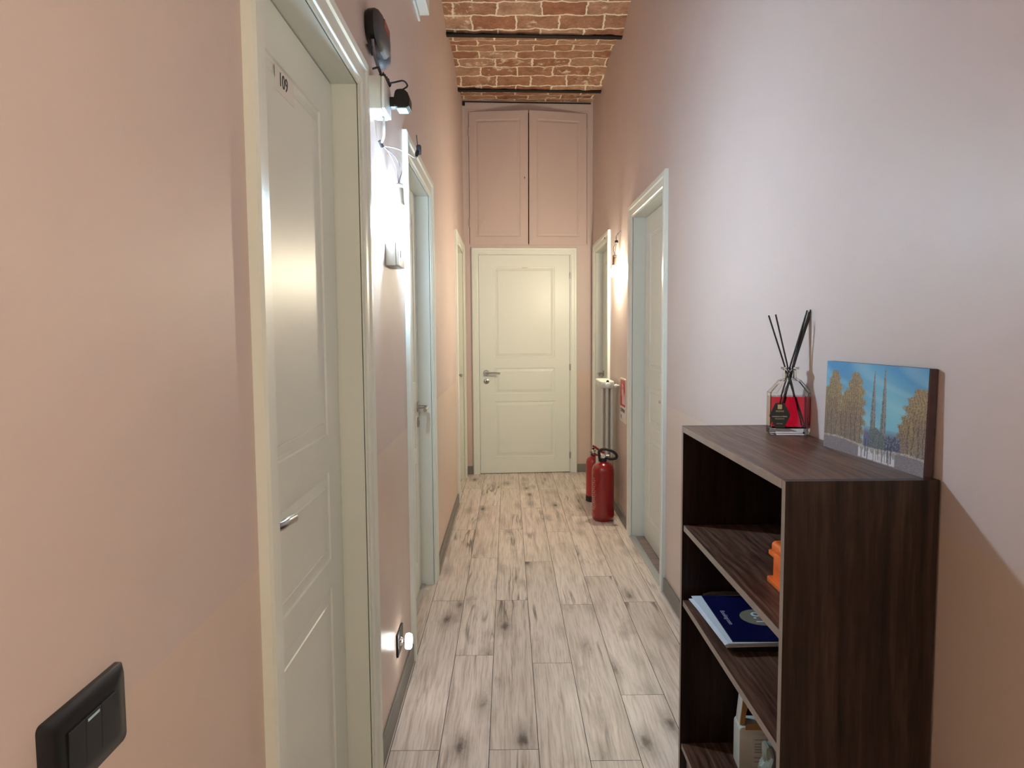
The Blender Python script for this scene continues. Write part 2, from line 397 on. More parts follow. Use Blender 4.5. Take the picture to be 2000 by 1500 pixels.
# ------------------------------------------------------------------ floor
def make_floor():
    bm = bmesh.new(); uvl = bm.loops.layers.uv.new('UVMap'); pl = bm.faces.layers.float.new('plank')
    x0, wd, ln, g = -0.230-0.1595*2, 0.1595, 1.278, 0.0011
    joint = {1: 2.198, 2: 2.87, 3: 2.198, 4: 2.795, 5: 2.134, 6: 2.536, 7: 2.16, 8: 2.75, 0: 2.6, 9: 2.3}
    for k in range(0, 9):
        xa, xb = max(x0+k*wd, -0.50), min(x0+(k+1)*wd, 0.806)
        if xb <= xa: continue
        y = joint[k]-ln*4
        while y < 6.9:
            ya, yb = max(y, YF-0.1), min(y+ln, 6.86)
            if yb > ya:
                rnd = random.random(); ou, ov = random.uniform(0, 40), random.uniform(0, 40)
                vs = [bm.verts.new((a, b, c)) for a, b, c in
                      ((xa+g, ya+g, 0), (xb-g, ya+g, 0), (xb-g, yb-g, 0), (xa+g, yb-g, 0))]
                f = bm.faces.new(vs); f[pl] = rnd
                for lp in f.loops: lp[uvl].uv = (lp.vert.co.x+ou, lp.vert.co.y+ov)
            y += ln
    # dark core under the joints
    n0 = len(bm.faces)
    box(bm, -0.50, 0.806, YF-0.1, 6.86, -0.03, -0.0025, mi=1)
    me = bpy.data.meshes.new('floor'); bm.to_mesh(me); bm.free()
    me.materials.append(M['floor']); me.materials.append(M['steel_beam'])
    o = bpy.data.objects.new('floor', me); COL.objects.link(o); return struct(o, 'grey washed oak laminate planks running down the corridor')
make_floor()

# ------------------------------------------------------------------ openings (centre along wall, width, height)
DOORS_L = [(1.591, 0.772, 2.015), (3.31, 0.80, 2.04), (6.01, 0.84, 2.05)]
DOORS_R = [(4.115, 0.91, 2.06), (6.08, 0.84, 2.05)]
def wall_side(name, x0, x1, doors, y0, y1):
    bm = bmesh.new(); y = y0
    for c, wd, h in sorted(doors):
        a, b = c-wd/2-0.02, c+wd/2+0.02
        box(bm, x0, x1, y, a, -0.02, ZTOP); box(bm, x0, x1, a, b, h+0.02, ZTOP); y = b
    box(bm, x0, x1, y, y1, -0.02, ZTOP)
    bmesh.ops.remove_doubles(bm, verts=bm.verts, dist=1e-5)
    # drop the hidden inner faces where two boxes meet
    return struct(obj(name, bm, 'wall'))
wall_side('wall_left', XL-0.16, XL, DOORS_L, YF, BL+0.12)
wall_side('wall_right', XR, XR+0.16, DOORS_R, YF, BR+0.10)
struct(obj('wall_front', bx(XL-0.16, XR+0.16, YF-0.1, YF, -0.02, ZTOP), 'wall'))
# back wall (skewed), with holes for the door and the cupboard
bk = struct(empty('wall_back', (XL, BL, 0), (0, 0, BA)))
BW = math.hypot(XR-XL, BR-BL)
def bxl(X): return (X-XL)/math.cos(BA)       # world X on the back wall -> local x
DX0, DX1 = bxl(-0.278), bxl(0.590)           # door opening
CX0, CX1, CZ0, CZ1 = bxl(-0.372), bxl(0.768), 2.145, 3.372
bm = bmesh.new()
box(bm, -0.1, DX0, 0, 0.1, -0.02, CZ0); box(bm, DX1, BW+0.1, 0, 0.1, -0.02, CZ0); box(bm, DX0, DX1, 0, 0.1, 2.075, CZ0)
box(bm, -0.1, CX0, 0, 0.1, CZ0, ZTOP); box(bm, CX1, BW+0.1, 0, 0.1, CZ0, ZTOP); box(bm, CX0, CX1, 0, 0.1, CZ1, ZTOP)
wb = obj('plaster', bm, 'wall', bk)

# ------------------------------------------------------------------ brick vault and beams
BEAMS = [5.02+1.11*k for k in range(-7, 3)]
def vault():
    bm = bmesh.new(); uvl = bm.loops.layers.uv.new('UVMap'); rise, zb = 0.092, 3.366
    acc = 0.03
    for k in range(len(BEAMS)-1):
        a, b = BEAMS[k], BEAMS[k+1]; n, mx = 26, 24
        pts = []
        s = 0; prev = None
        for i in range(n+1):
            t = i/n; y = a+(b-a)*t; z = zb+rise*(1-(2*t-1)**2)
            if prev: s += math.hypot(y-prev[0], z-prev[1])
            pts.append((y, z, s)); prev = (y, z)
        grid = []
        for (y, z, s) in pts:
            row = []
            for j in range(mx+1):
                x = XL-0.01+(XR-XL+0.02)*j/mx
                dz = 0.004*math.sin(x*23+y*31)+0.003*math.sin(x*51-y*17)
                row.append(bm.verts.new((x, y, z+dz)))
            grid.append(row)
        off = [0.13, 0.55, 0.90, 0.31, 0.77, 0.42, 0.18, 0.62, 0.05][k % 9]
        for i in range(n):
            for j in range(mx):
                f = bm.faces.new((grid[i][j], grid[i][j+1], grid[i+1][j+1], grid[i+1][j])); f.smooth = True
                for lp, (ii, jj) in zip(f.loops, ((i, j), (i, j+1), (i+1, j+1), (i+1, j))):
                    lp[uvl].uv = (grid[ii][jj].co.x+off, pts[ii][2]+0.411*k*10)
    me = bpy.data.meshes.new('ceiling'); bm.to_mesh(me); bm.free(); me.materials.append(M['brick'])
    o = bpy.data.objects.new('ceiling', me); COL.objects.link(o)
    struct(o, 'shallow exposed brick vaults between dark steel beams'); return o
vault()
for i, y in enumerate(BEAMS[1:-1]):
    bm = bmesh.new(); sk = 0.045
    box(bm, XL, XR, y-0.024, y+0.024, 3.354, 3.362, bev=0.002, seg=1)
    box(bm, XL, XR, y-0.005, y+0.005, 3.360, 3.48)
    for v in bm.verts: v.co.y += (v.co.x-0.2)*sk
    struct(obj('trim_%d' % (i+1), bm, 'steel_beam'))

bm = bmesh.new(); box(bm, 0.01, BW-0.02, -0.012, 0.0, 3.436, 3.444); box(bm, 0.004, 0.026, -0.02, 0.0, 3.405, 3.442)
struct(obj('trim_19', bm, 'steel_beam', loc=(XL, BL, 0), rot=(0, 0, BA)))
# ------------------------------------------------------------------ doors
def panel_face(bm, W, H, panels, yf, prof):
    """front face in the XZ plane at y=yf; prof = [(inset, depth)] from the outer rectangle of each panel"""
    xs = {0, W}; zs = {0, H}
    for (a, b, c, d) in panels:
        for q, _ in prof: xs |= {round(a+q, 5), round(b-q, 5)}; zs |= {round(c+q, 5), round(d-q, 5)}
    xs, zs = sorted(xs), sorted(zs)
    def depth(x, z):
        for (a, b, c, d) in panels:
            q = min(x-a, b-x, z-c, d-z)
            if q <= 1e-6: continue
            if q >= prof[-1][0]: return prof[-1][1]
            for (q0, d0), (q1, d1) in zip(prof, prof[1:]):
                if q0-1e-6 <= q <= q1+1e-6: return d0+(d1-d0)*(q-q0)/max(q1-q0, 1e-9)
        return 0.0
    g = [[bm.verts.new((x, yf+depth(x, z), z)) for x in xs] for z in zs]
    for i in range(len(zs)-1):
        for j in range(len(xs)-1):
            bm.faces.new((g[i][j], g[i][j+1], g[i+1][j+1], g[i+1][j]))
    return g
def solid_panel(W, H, th, panels, prof):
    bm = bmesh.new(); panel_face(bm, W, H, panels, 0.0, prof)
    e = [bm.verts.new(p) for p in ((0, th, 0), (W, th, 0), (W, th, H), (0, th, H))]
    bm.faces.new(e)
    def side(sel, a, b):
        vs = [v for v in bm.verts if v.co.y < th-1e-4 and sel(v.co)]
        return vs
    lo = sorted([v for v in bm.verts if abs(v.co.z) < 1e-6 and v not in e], key=lambda v: v.co.x)
    hi = sorted([v for v in bm.verts if abs(v.co.z-H) < 1e-6 and v not in e], key=lambda v: v.co.x)
    le = sorted([v for v in bm.verts if abs(v.co.x) < 1e-6 and v not in e], key=lambda v: v.co.z)
    ri = sorted([v for v in bm.verts if abs(v.co.x-W) < 1e-6 and v not in e], key=lambda v: v.co.z)
    bm.faces.new(lo+[e[1], e[0]]); bm.faces.new(hi+[e[2], e[3]]); bm.faces.new(le+[e[3], e[0]]); bm.faces.new(ri+[e[2], e[1]])
    return bm
DPROF = [(0, 0), (0.003, 0.0045), (0.012, 0.0050), (0.033, 0.0010), (0.0345, 0.0030), (0.037, 0.0)]
def lever(parent, x, z, side, keyz=None, ln=0.125):
    """rose, stem and lever in door-leaf coordinates; side=+1 points the lever to +x"""
    bm = bmesh.new()
    lathe(bm, [(0.0, 0), (0.026, 0), (0.026, -0.006), (0.023, -0.009), (0.0, -0.009)], 28, (x, 0, z), 'Y')
    tube(bm, [(x, -0.006, z), (x, -0.030, z), (x+side*0.004, -0.045, z), (x+side*0.018, -0.054, z), (x+side*ln*0.5, -0.057, z+0.001), (x+side*ln, -0.055, z-0.004)], 0.009, 14, 5)
    hd = obj('door_handle', bm, 'nickel', parent, smooth=40)
    if keyz:
        bm = bmesh.new()
        lathe(bm, [(0.0, 0), (0.025, 0), (0.025, -0.006), (0.022, -0.008), (0.0, -0.008)], 28, (x, 0, keyz), 'Y')
        ke = obj('keyhole_rose', bm, 'nickel', parent, smooth=40)
        bm = bmesh.new(); lathe(bm, [(0, -0.0075), (0.006, -0.0075), (0.006, -0.0086), (0, -0.0086)], 12, (x, 0, keyz+0.004), 'Y')
        box(bm, x-0.003, x+0.003, -0.0086, -0.0075, keyz-0.014, keyz+0.004)
        for f in bm.faces: f.material_index = 0
        # the slot is dark: merged into the rose as a second material
        ke.data.materials.append(M['ink']); tmp = bmesh.new(); tmp.from_mesh(ke.data); n0 = len(tmp.faces)
        me2 = bpy.data.meshes.new('k'); bm.to_mesh(me2); bm.free(); tmp.from_mesh(me2); tmp.faces.ensure_lookup_table()
        for f in tmp.faces[n0:]: f.material_index = 1
        tmp.to_mesh(ke.data); tmp.free()
    return hd
def door(name, loc, rz, W, H, cw, rec, handle_side, label, hinges=0, keyz=0.875, hz=0.955, hl=0.125):
    """origin: middle of the opening on the wall plane; -y is the corridor; handle_side -1 left / +1 right as seen"""
    d = struct(empty(name, loc, (0, 0, rz)), label)
    prof = [(0, 0.002), (0, 0.007), (0.010, 0.009), (0.012, 0.013), (0.014, 0.014), (0.6*cw, 0.015), (0.66*cw, 0.020), (0.9*cw, 0.021), (cw, 0.017), (cw, 0.0)]
    bm = bmesh.new(); rows = []
    for u, v in prof:
        ul = u; ur = u
        rows.append([bm.verts.new(p) for p in ((-W/2-ul, -v, -0.0), (-W/2-ul, -v, H+u), (W/2+ur, -v, H+u), (W/2+ur, -v, -0.0))])
    for a, b in zip(rows, rows[1:]):
        for i in range(3): bm.faces.new((a[i], a[i+1], b[i+1], b[i]))
    obj('casing', bm, 'door', d)
    # jamb lining with a stop
    bm = bmesh.new(); D = 0.13; jt = 0.02
    box(bm, -W/2-jt, -W/2, 0.0005, D, 0, H+jt); box(bm, W/2, W/2+jt, 0.0005, D, 0, H+jt); box(bm, -W/2, W/2, 0.0005, D, H, H+jt)
    if rec > 0.01:
        y = rec+0.042
        box(bm, -W/2, -W/2+0.015, y, D, 0, H); box(bm, W/2-0.015, W/2, y, D, 0, H); box(bm, -W/2, W/2, y, D, H-0.015, H)
    obj('jamb', bm, 'door', d)
    g = 0.003; LW, LH = W-2*g, H-g-0.006
    s = LH/2.06; o_, x1 = 0.140*W/0.86, LW-0.140*W/0.86
    pn = [(o_, x1, 0.155*s, 0.685*s), (o_, x1, 0.760*s, 1.000*s), (o_, x1, 1.100*s, 1.950*s)]
    lf = obj('leaf', solid_panel(LW, LH, 0.04, pn, DPROF), 'door', d, loc=(-W/2+g, rec, 0.006))
    hx = 0.062 if handle_side < 0 else LW-0.062
    lever(lf, hx, hz, 1 if handle_side < 0 else -1, keyz, hl)
    if hinges:
        for z in (0.16, 1.00, 1.86):
            bm = bmesh.new(); hxx = LW+0.002 if handle_side < 0 else -0.002
            tube(bm, [(hxx, -0.006, z-0.028), (hxx, -0.006, z+0.028)], 0.0065, 12)
            tube(bm, [(hxx, -0.006, z-0.033), (hxx, -0.006, z+0.033)], 0.003, 8)
            obj('hinge', bm, 'nickel', lf, smooth=40)
    return d, lf
def Lw(c): return (XL, c, 0)
def Rw(c): return (XR, c, 0)
d1, lf1 = door('door_1', Lw(1.591), PI/2, 0.772, 2.015, 0.08, 0.068, -1, 'cream panelled door nearest on the left, with a handwritten number sticker', hz=0.985, hl=0.085)
d2, lf2 = door('door_2', Lw(3.31), PI/2, 0.80, 2.04, 0.09, 0.066, +1, 'cream door on the left just beyond the bare cold bulb')
d3, lf3 = door('door_3', Lw(6.01), PI/2, 0.84, 2.05, 0.08, 0.066, +1, 'farthest cream door on the left wall, seen nearly edge on')
d4, lf4 = door('door_4', (XL+ (DX0+DX1)/2*math.cos(BA), BL+(DX0+DX1)/2*math.sin(BA), 0), BA, 0.858, 2.060, 0.064, -0.004, -1, 'cream panelled door facing the camera at the end of the corridor', hinges=1)
d5, lf5 = door('door_5', Rw(6.08), -PI/2, 0.84, 2.05, 0.08, 0.066, -1, 'far cream door on the right wall, behind the radiator')
d6, lf6 = door('door_6', Rw(4.115), -PI/2, 0.91, 2.06, 0.085, 0.08, +1, 'near cream door on the right wall with a pale stone threshold', keyz=None)
for o in [c for c in lf6.children]: pass
# number sticker on door 1
stk = obj('number_sticker', bx(0.0, 0.125, -0.0008, 0.0, 0.0, 0.052), 'offwhite', lf1, loc=(0.290, 0.0, 1.838)); stk['label'] = 'small white sticker with handwritten digits'
stk.data.materials[0] = M['door']
stk.data.materials[0] = M['signw'].copy(); stk.data.materials[0].node_tree.nodes['Principled BSDF'].inputs['Base Color'].default_value = (0.74, 0.71, 0.66, 1)
text('lettering', '109', 0.040, 'ink', lf1, frame((0.342, -0.0012, 1.866), (1, 0, 0), (0, 0, 1)), 0.0004)
# pale mark on door 4
bm = bx(0.405, 0.455, -0.0006, 0.0, 1.930, 1.936)
mk = obj('tape_mark', bm, 'greyf', lf4); mk.data.materials[0] = P('old_tape', (0.50, 0.46, 0.38), 0.5)
# screw cap on door 5 header
bm = bmesh.new(); lathe(bm, [(0, 0), (0.007, 0), (0.007, -0.004), (0, -0.004)], 14, (0.335, -0.0205, 2.085), 'Y'); obj('screw_cap', bm, 'ink', d5)
# threshold strip and tiles of door 6, floor strip of door 2
o = obj('threshold', bx(XR-0.014, XR+0.022, 3.66, 4.57, -0.01, 0.010, bev=0.003), 'offwhite'); o.name = 'trim_20'; struct(o, 'pale stone threshold of the near right door')
o.data.materials[0] = P('pale_stone', (0.52, 0.53, 0.50), 0.35, var=0.1, vscale=12)
o = struct(obj('floor_tiles', bx(XR+0.022, XR+0.16, 3.64, 4.59, -0.02, 0.0015), 'tile')); o.name = 'trim_21'
o = struct(obj('floor_strip', bx(XL-0.16, XL-0.045, 2.86, 3.72, -0.02, 0.004), 'offwhite')); o.name = 'trim_22'
o.data.materials[0] = P('pale_sill', (0.50, 0.49, 0.45), 0.4, var=0.1, vscale=10)
for i, (xa, xb, ya, yb) in enumerate(((XR, XR+0.16, 5.65, 6.52), (XL-0.16, XL-0.095, 1.17, 1.98), (XL-0.16, XL-0.095, 5.58, 6.44))):
    o = struct(obj('sill', bx(xa, xb, ya, yb, -0.03, 0.0015), 'base')); o.name = 'trim_%d' % (23+i)

# ------------------------------------------------------------------ skirting
def skirt(name, segs):
    bm = bmesh.new()
    for (xa, xb, ya, yb) in segs: box(bm, xa, xb, ya, yb, 0.0, 0.078, bev=0.003, seg=1)
    return struct(obj(name, bm, 'base'), 'flat grey skirting board')
t = 0.011
skirt('baseboard_left', [(XL, XL+t, YF, 1.124), (XL, XL+t, 2.058, 2.819), (XL, XL+t, 3.805, 5.505), (XL, XL+t, 6.515, BL-0.0)])
skirt('baseboard_right', [(XR-t, XR, YF, 3.57), (XR-t, XR, 4.66, 5.575), (XR-t, XR, 6.585, BR)])
bm = bmesh.new(); box(bm, 0.0, DX0-0.064, -t, 0, 0, 0.078, bev=0.003, seg=1); box(bm, DX1+0.064, BW, -t, 0, 0, 0.078, bev=0.003, seg=1)
struct(obj('baseboard_back', bm, 'base', loc=(XL, BL, 0), rot=(0, 0, BA)))

# ------------------------------------------------------------------ built-in wall cupboard over door 4
cup = tag(empty('wall_cupboard', (XL, BL, CZ0), (0, 0, BA)), 'pink painted two-door cupboard built in above the end door', 'cupboard')
CW, CH = CX1-CX0, CZ1-CZ0
bm = bmesh.new()
box(bm, CX0, CX0+0.022, -0.004, 0.30, 0, CH); box(bm, CX1-0.022, CX1, -0.004, 0.30, 0, CH)
box(bm, CX0+0.022, CX1-0.022, -0.004, 0.30, CH-0.022, CH); box(bm, CX0+0.022, CX1-0.022, -0.0, 0.30, 0, 0.015)
obj('carcass', bm, 'cup', cup)
obj('back_panel', bx(CX0+0.022, CX1-0.022, 0.295, 0.30, 0.015, CH-0.022), 'dark', cup)
mid = bxl(0.197)
dw1, dw2 = mid-0.005-(CX0+0.026), (CX1-0.026)-(mid+0.005)
CPROF = [(0, 0), (0.004, 0.004), (0.012, 0.005), (0.024, 0.001), (0.026, 0.0)]
dh = CH-0.022-0.006
def cup_door(wd, hinge_left, ang):
    e = solid_panel(wd, dh, 0.022, [(0.056, wd-0.072, 0.075, dh-0.072)] if hinge_left else [(0.072, wd-0.066, 0.075, dh-0.072)], CPROF)
    if not hinge_left:
        for v in e.verts: v.co.x -= wd
    # warped: top swings out a little more than the bottom
    for v in e.verts:
        r_ = abs(v.co.x)/wd; v.co.y -= r_*(0.012+0.055*(v.co.z/dh)**1.5)
        v.co.z += 0.006*r_ if v.co.z > dh*0.9 else 0
    return e
c1 = obj('cupboard_door', cup_door(dw1, True, 0), 'cup', cup, loc=(CX0+0.026, -0.008, 0.004)); c1['label'] = 'left door with a small keyhole'
c2 = obj('cupboard_door', cup_door(dw2, False, 0), 'cup', cup, loc=(CX1-0.026, -0.008, 0.004)); c2['label'] = 'right door without keyhole'
bm = bmesh.new(); lathe(bm, [(0, 0.0), (0.005, 0), (0.005, -0.002), (0, -0.002)], 10, (dw1-0.032, -0.036, 0.61), 'Y')
box(bm, dw1-0.034, dw1-0.030, -0.038, -0.0355, 0.595, 0.610); obj('keyhole', bm, 'ink', c1)
for (xx, par) in ((0.0, c1), (0.0, c2)):
    for zz in (0.20, 1.02):
        bm = bmesh.new(); tube(bm, [(xx, -0.004, zz-0.04), (xx, -0.004, zz+0.04)], 0.006, 10); obj('hinge', bm, 'cup', par, smooth=40)

# ------------------------------------------------------------------ bookcase
BY0, BY1, BX0, BX1, BH, th = 1.29, 2.075, 0.510, 0.796, 1.065, 0.018
bc = tag(empty('bookcase', (BX0, BY0, 0)), 'dark brown wood-grain open bookcase standing against the right wall', 'bookcase')
Wd, Dp = BY1-BY0, BX1-BX0
def edged(name, x0, x1, y0, y1, z0, z1, mat, front=True):
    bm = bmesh.new(); box(bm, x0, x1, y0, y1, z0, z1, bev=0.0006, seg=1)
    for f in bm.faces:
        if f.normal.x < -0.9 or f.calc_center_median().x < x0+1e-4: f.material_index = 1
    return obj(name, bm, [mat, 'edge'], bc)
edged('side_panel', 0, Dp, 0, th, 0, BH, 'wood_v')
edged('side_panel', 0, Dp, Wd-th, Wd, 0, BH, 'wood_v')
edged('top', 0, Dp, th, Wd-th, BH-th, BH, 'wood_h')
for zt in (0.772, 0.545, 0.102): edged('shelf', 0.004, Dp-0.004, th, Wd-th, zt-th, zt, 'wood_h')
edged('plinth', 0.02, 0.036, th, Wd-th, 0, 0.102-th, 'wood_h')
obj('back_panel', bx(Dp-0.004, Dp, th, Wd-th, 0.0, BH-th), 'wood_v', bc)

# ------------------------------------------------------------------ reed diffuser
df = tag(empty('reed_diffuser', (0.754, 1.895, BH), (0, 0, math.radians(-6))), 'glass reed diffuser of red liquid with black reeds on the bookcase top', 'reed diffuser')
def octa(hw, hd, c): return [(-hw+c, -hd), (hw-c, -hd), (hw, -hd+c), (hw, hd-c), (hw-c, hd), (-hw+c, hd), (-hw, hd-c), (-hw, -hd+c)]
def loft(bm, secs, flip=False, cap=(True, True)):
    rings = [[bm.verts.new((x, y, z)) for x, y in poly] for poly, z in secs]; n = len(rings[0])
    fs = []
    for a, b in zip(rings, rings[1:]):
        for i in range(n): fs.append(bm.faces.new((a[i], a[(i+1) % n], b[(i+1) % n], b[i])))
    if cap[0]: fs.append(bm.faces.new(list(reversed(rings[0]))))
    if cap[1]: fs.append(bm.faces.new(rings[-1]))
    return rings
HW, HD = 0.054, 0.030
outer = [(octa(HW-0.004, HD-0.004, 0.012), 0.0), (octa(HW, HD, 0.012), 0.004), (octa(HW, HD, 0.012), 0.112), (octa(HW*0.50, HD*0.60, 0.008), 0.145), (octa(0.0165, 0.0165, 0.0095), 0.150), (octa(0.0155, 0.0155, 0.009), 0.171), (octa(0.0215, 0.0215, 0.0125), 0.175), (octa(0.0215, 0.0215, 0.0125), 0.180)]
inner = [(octa(0.0120, 0.0120, 0.007), 0.180), (octa(0.0120, 0.0120, 0.007), 0.150), (octa(HW*0.46, HD*0.53, 0.007), 0.1415), (octa(HW-0.0035, HD-0.0035, 0.011), 0.111), (octa(HW-0.0035, HD-0.0035, 0.011), 0.022), (octa(HW-0.008, HD-0.008, 0.010), 0.017)]
bm = bmesh.new(); loft(bm, outer+inner, cap=(True, True)); obj('bottle', bm, 'glass', df)
bm = bmesh.new(); loft(bm, [(octa(HW-0.0085, HD-0.0085, 0.010), 0.0175), (octa(HW-0.0038, HD-0.0038, 0.011), 0.0222), (octa(HW-0.0038, HD-0.0038, 0.011), 0.102)]); obj('liquid', bm, 'liquid', df)
# hexagonal hang label in front
lm = frame((-0.033, -0.0318, 0.052), (1.3, 0, 0), (0, 0, 1.3)) @ Matrix.Diagonal((1.3, 1.3, 1, 1))
bm = bmesh.new(); prism(bm, [(-0.009, 0.026), (0.009, 0.026), (0.0215, 0.002), (0.010, -0.024), (-0.008, -0.024), (-0.0205, 0.0)], 0, 0.0012, mtx=lm)
lb = obj('label_tag', bm, 'ink', df)
obj('emblem', bx(-0.0385, -0.0275, -0.0336, -0.0330, 0.070, 0.082), 'goldtxt', lb)
text('lettering', 'FESTIVE', 0.0062, 'goldtxt', lb, frame((-0.033, -0.0332, 0.0640), (1, 0, 0), (0, 0, 1)), 0.0001)
text('lettering', 'VANIGLIA & MIRRA', 0.0046, 'signw', lb, frame((-0.033, -0.0332, 0.0500), (1, 0, 0), (0, 0, 1)), 0.0001)
text('lettering', 'FRAGRANCE', 0.0042, 'goldtxt', lb, frame((-0.033, -0.0332, 0.0440), (1, 0, 0), (0, 0, 1)), 0.0001)
text('lettering', 'DIFFUSER', 0.0038, 'greytxt', lb, frame((-0.033, -0.0332, 0.0310), (1, 0, 0), (0, 0, 1)), 0.0001)
bm = bmesh.new(); tube(bm, [(-0.033, -0.0315, 0.085), (-0.026, -0.0315, 0.112), (-0.004, -0.020, 0.148), (0.004, -0.017, 0.155)], 0.0006, 6, 4); obj('tag_string', bm, 'ink', df)
tips = [(-0.057, 0.004, 0.318), (-0.040, 0.000, 0.320), (0.038, -0.010, 0.330), (0.044, -0.006, 0.326), (0.047, -0.010, 0.332), (0.051, -0.004, 0.328), (0.042, 0.004, 0.330)]
bots = [(0.040, 0.008, 0.024), (0.030, -0.008, 0.024), (-0.040, 0.010, 0.024), (-0.034, -0.006, 0.024), (-0.028, 0.012, 0.024), (-0.036, 0.004, 0.024), (-0.030, 0.0, 0.024)]
for a, b in zip(tips, bots):
    bm = bmesh.new(); k = (0.168-b[2])/(a[2]-b[2]); mid_ = Vector(b)+(Vector(a)-Vector(b))*k
    cl = Vector((max(-0.008, min(0.008, mid_.x)), max(-0.008, min(0.008, mid_.y)), 0.168))
    tube(bm, [b, cl, a], 0.0022, 8); obj('reed', bm, 'ink', df)

# ------------------------------------------------------------------ painted canvas leaning on the wall
PW, PH, PT = 0.40, 0.205, 0.018
pc = tag(empty('canvas_painting', (0, 0, 0)), 'small unframed canvas painting of autumn trees and twin spires leaning on the wall', 'painting')
def paint(u, v):
    """u left to right, v bottom to top -> linear colour"""
    rn = random.random
    def mixt(a, b, k): return tuple(a[i]*(1-k)+b[i]*k for i in range(3))
    sky = mixt((0.22, 0.52, 0.62), (0.06, 0.27, 0.52), min(1, max(0, (v-0.45)*1.7+0.25*math.sin(u*9+v*7))))
    sky = mixt(sky, (0.35, 0.58, 0.65), 0.5*max(0, math.sin(u*13+v*21+2*math.sin(v*9)))*0.6)
    c = sky
    if v < 0.36 and 0.45 < u < 0.80: c = mixt((0.13, 0.13, 0.24), c, max(0, (v-0.28)/0.10))
    def tree(cx, top, wid, base=0.10):
        h = (v-base)/(top-base)
        if h < 0 or h > 1: return 0
        wv = wid*(1-abs(h*1.5-0.62)**2.4*0.55)*(1-max(0, h-0.8)*2.4)
        d = abs(u-cx)/max(wv, 0.001)+0.55*(rn()-0.5)*abs(rn())+0.16*math.sin(v*60+u*30)
        return 1 if d < 1 else (max(0, 1-(d-1)*6))
    for cx, top, wid in ((0.00, 0.70, 0.07), (0.11, 0.90, 0.085), (0.24, 0.68, 0.06), (0.345, 0.90, 0.095), (0.96, 0.80, 0.135), (0.845, 0.52, 0.07)):
        k = tree(cx, top, wid)
        if k > 0:
            h = (v-0.1)/(top-0.1); s = 0.5+0.5*math.sin(u*260+v*22+4*math.sin(v*17))
            a = mixt((0.30, 0.18, 0.10), (0.14, 0.09, 0.07), s*0.9)
            a = mixt(a, (0.22, 0.17, 0.15), max(0, min(0.85, 1.05-1.5*h))*(0.6+0.4*rn()))
            if h > 0.6 and rn() > 0.75: a = (0.36, 0.29, 0.10)
            if d_edge(cx, u, wid) and rn() > 0.5: a = mixt(a, (0.40, 0.29, 0.12), 0.5)
            a = mixt(a, (0.50, 0.39, 0.25), 0.5 if rn() > 0.86 else 0)
            a = mixt(a, (0.09, 0.065, 0.055), 0.75 if (rn() > 0.86 and h < 0.7) else 0)
            c = mixt(c, a, k)
    # trunks
    for tx in (0.03, 0.085, 0.14, 0.20, 0.25, 0.31, 0.355, 0.41, 0.86, 0.90, 0.945, 0.985):
        if rn() > 0.25 and abs(u-tx-0.006*math.sin(v*19+tx*50)) < 0.0045 and 0.13 < v < 0.45: c = mixt(c, (0.06, 0.045, 0.05), 0.8)
    # twin spires and the church body
    for sx, top in ((0.535, 0.93), (0.635, 0.985)):
        wv = 0.026*max(0.0, (top-v)/(top-0.30))**0.8+0.0025
        if 0.17 < v < top and abs(u-sx) < min(wv, 0.024):
            c = mixt((0.10, 0.12, 0.13), (0.30, 0.27, 0.25), 1 if (rn() > 0.62 or abs(u-sx-0.006) < 0.004) else 0)
    if 0.50 < u < 0.67 and 0.14 < v < 0.36-0.8*abs(u-0.565): c = mixt((0.07, 0.10, 0.11), (0.24, 0.24, 0.22), rn()**2)
    if 0.66 < u < 0.80 and 0.12 < v < 0.29+0.02*math.sin(u*120): c = mixt((0.06, 0.07, 0.13), (0.35, 0.33, 0.35), 1 if rn() > 0.88 else 0)
    # ground
    gl = 0.155+0.015*math.sin(u*9)
    if v < gl:
        c = mixt((0.17, 0.135, 0.15), (0.34, 0.28, 0.28), rn()*0.7)
        if 0.40 < u < 0.76 and 0.015 < v: c = mixt(c, (0.78, 0.72, 0.72), 0.85 if math.sin(u*97)+math.sin(u*211+1)+0.9*rn() > -0.3 and v < 0.13-0.05*abs(math.sin(u*61)) else 0.2)
        if v > gl-0.02 and rn() > 0.4: c = (0.55, 0.45, 0.36)
    for px in (0.47, 0.50, 0.60, 0.635, 0.665, 0.69, 0.72):
        if abs(u-px) < 0.004 and 0.03 < v < 0.22: c = (0.04, 0.045, 0.06)
    return c
def d_edge(cx, u, wid): return u > cx+wid*0.35
def make_canvas():
    nx, nz = 230, 125
    bm = bmesh.new(); cl = bm.loops.layers.float_color.new('paint')
    cols = [[(*paint(i/nx, j/nz), 1) for i in range(nx+1)] for j in range(nz+1)]
    g = [[bm.verts.new((PW*i/nx, 0.0, PH*j/nz)) for i in range(nx+1)] for j in range(nz+1)]
    for j in range(nz):
        for i in range(nx):
            f = bm.faces.new((g[j][i], g[j][i+1], g[j+1][i+1], g[j+1][i])); f.smooth = True
            for lp, (a, b) in zip(f.loops, ((j, i), (j, i+1), (j+1, i+1), (j+1, i))): lp[cl] = cols[a][b]
    me = bpy.data.meshes.new('painted_front'); bm.to_mesh(me); bm.free(); me.materials.append(M['paint'])
    o = bpy.data.objects.new('painted_front', me); COL.objects.link(o); o.parent = pc
    obj('wrapped_edge', bx(-0.0008, PW+0.0008, 0.0004, PT, -0.0, PH, bev=0.002, seg=2), 'canvas', pc)
make_canvas()
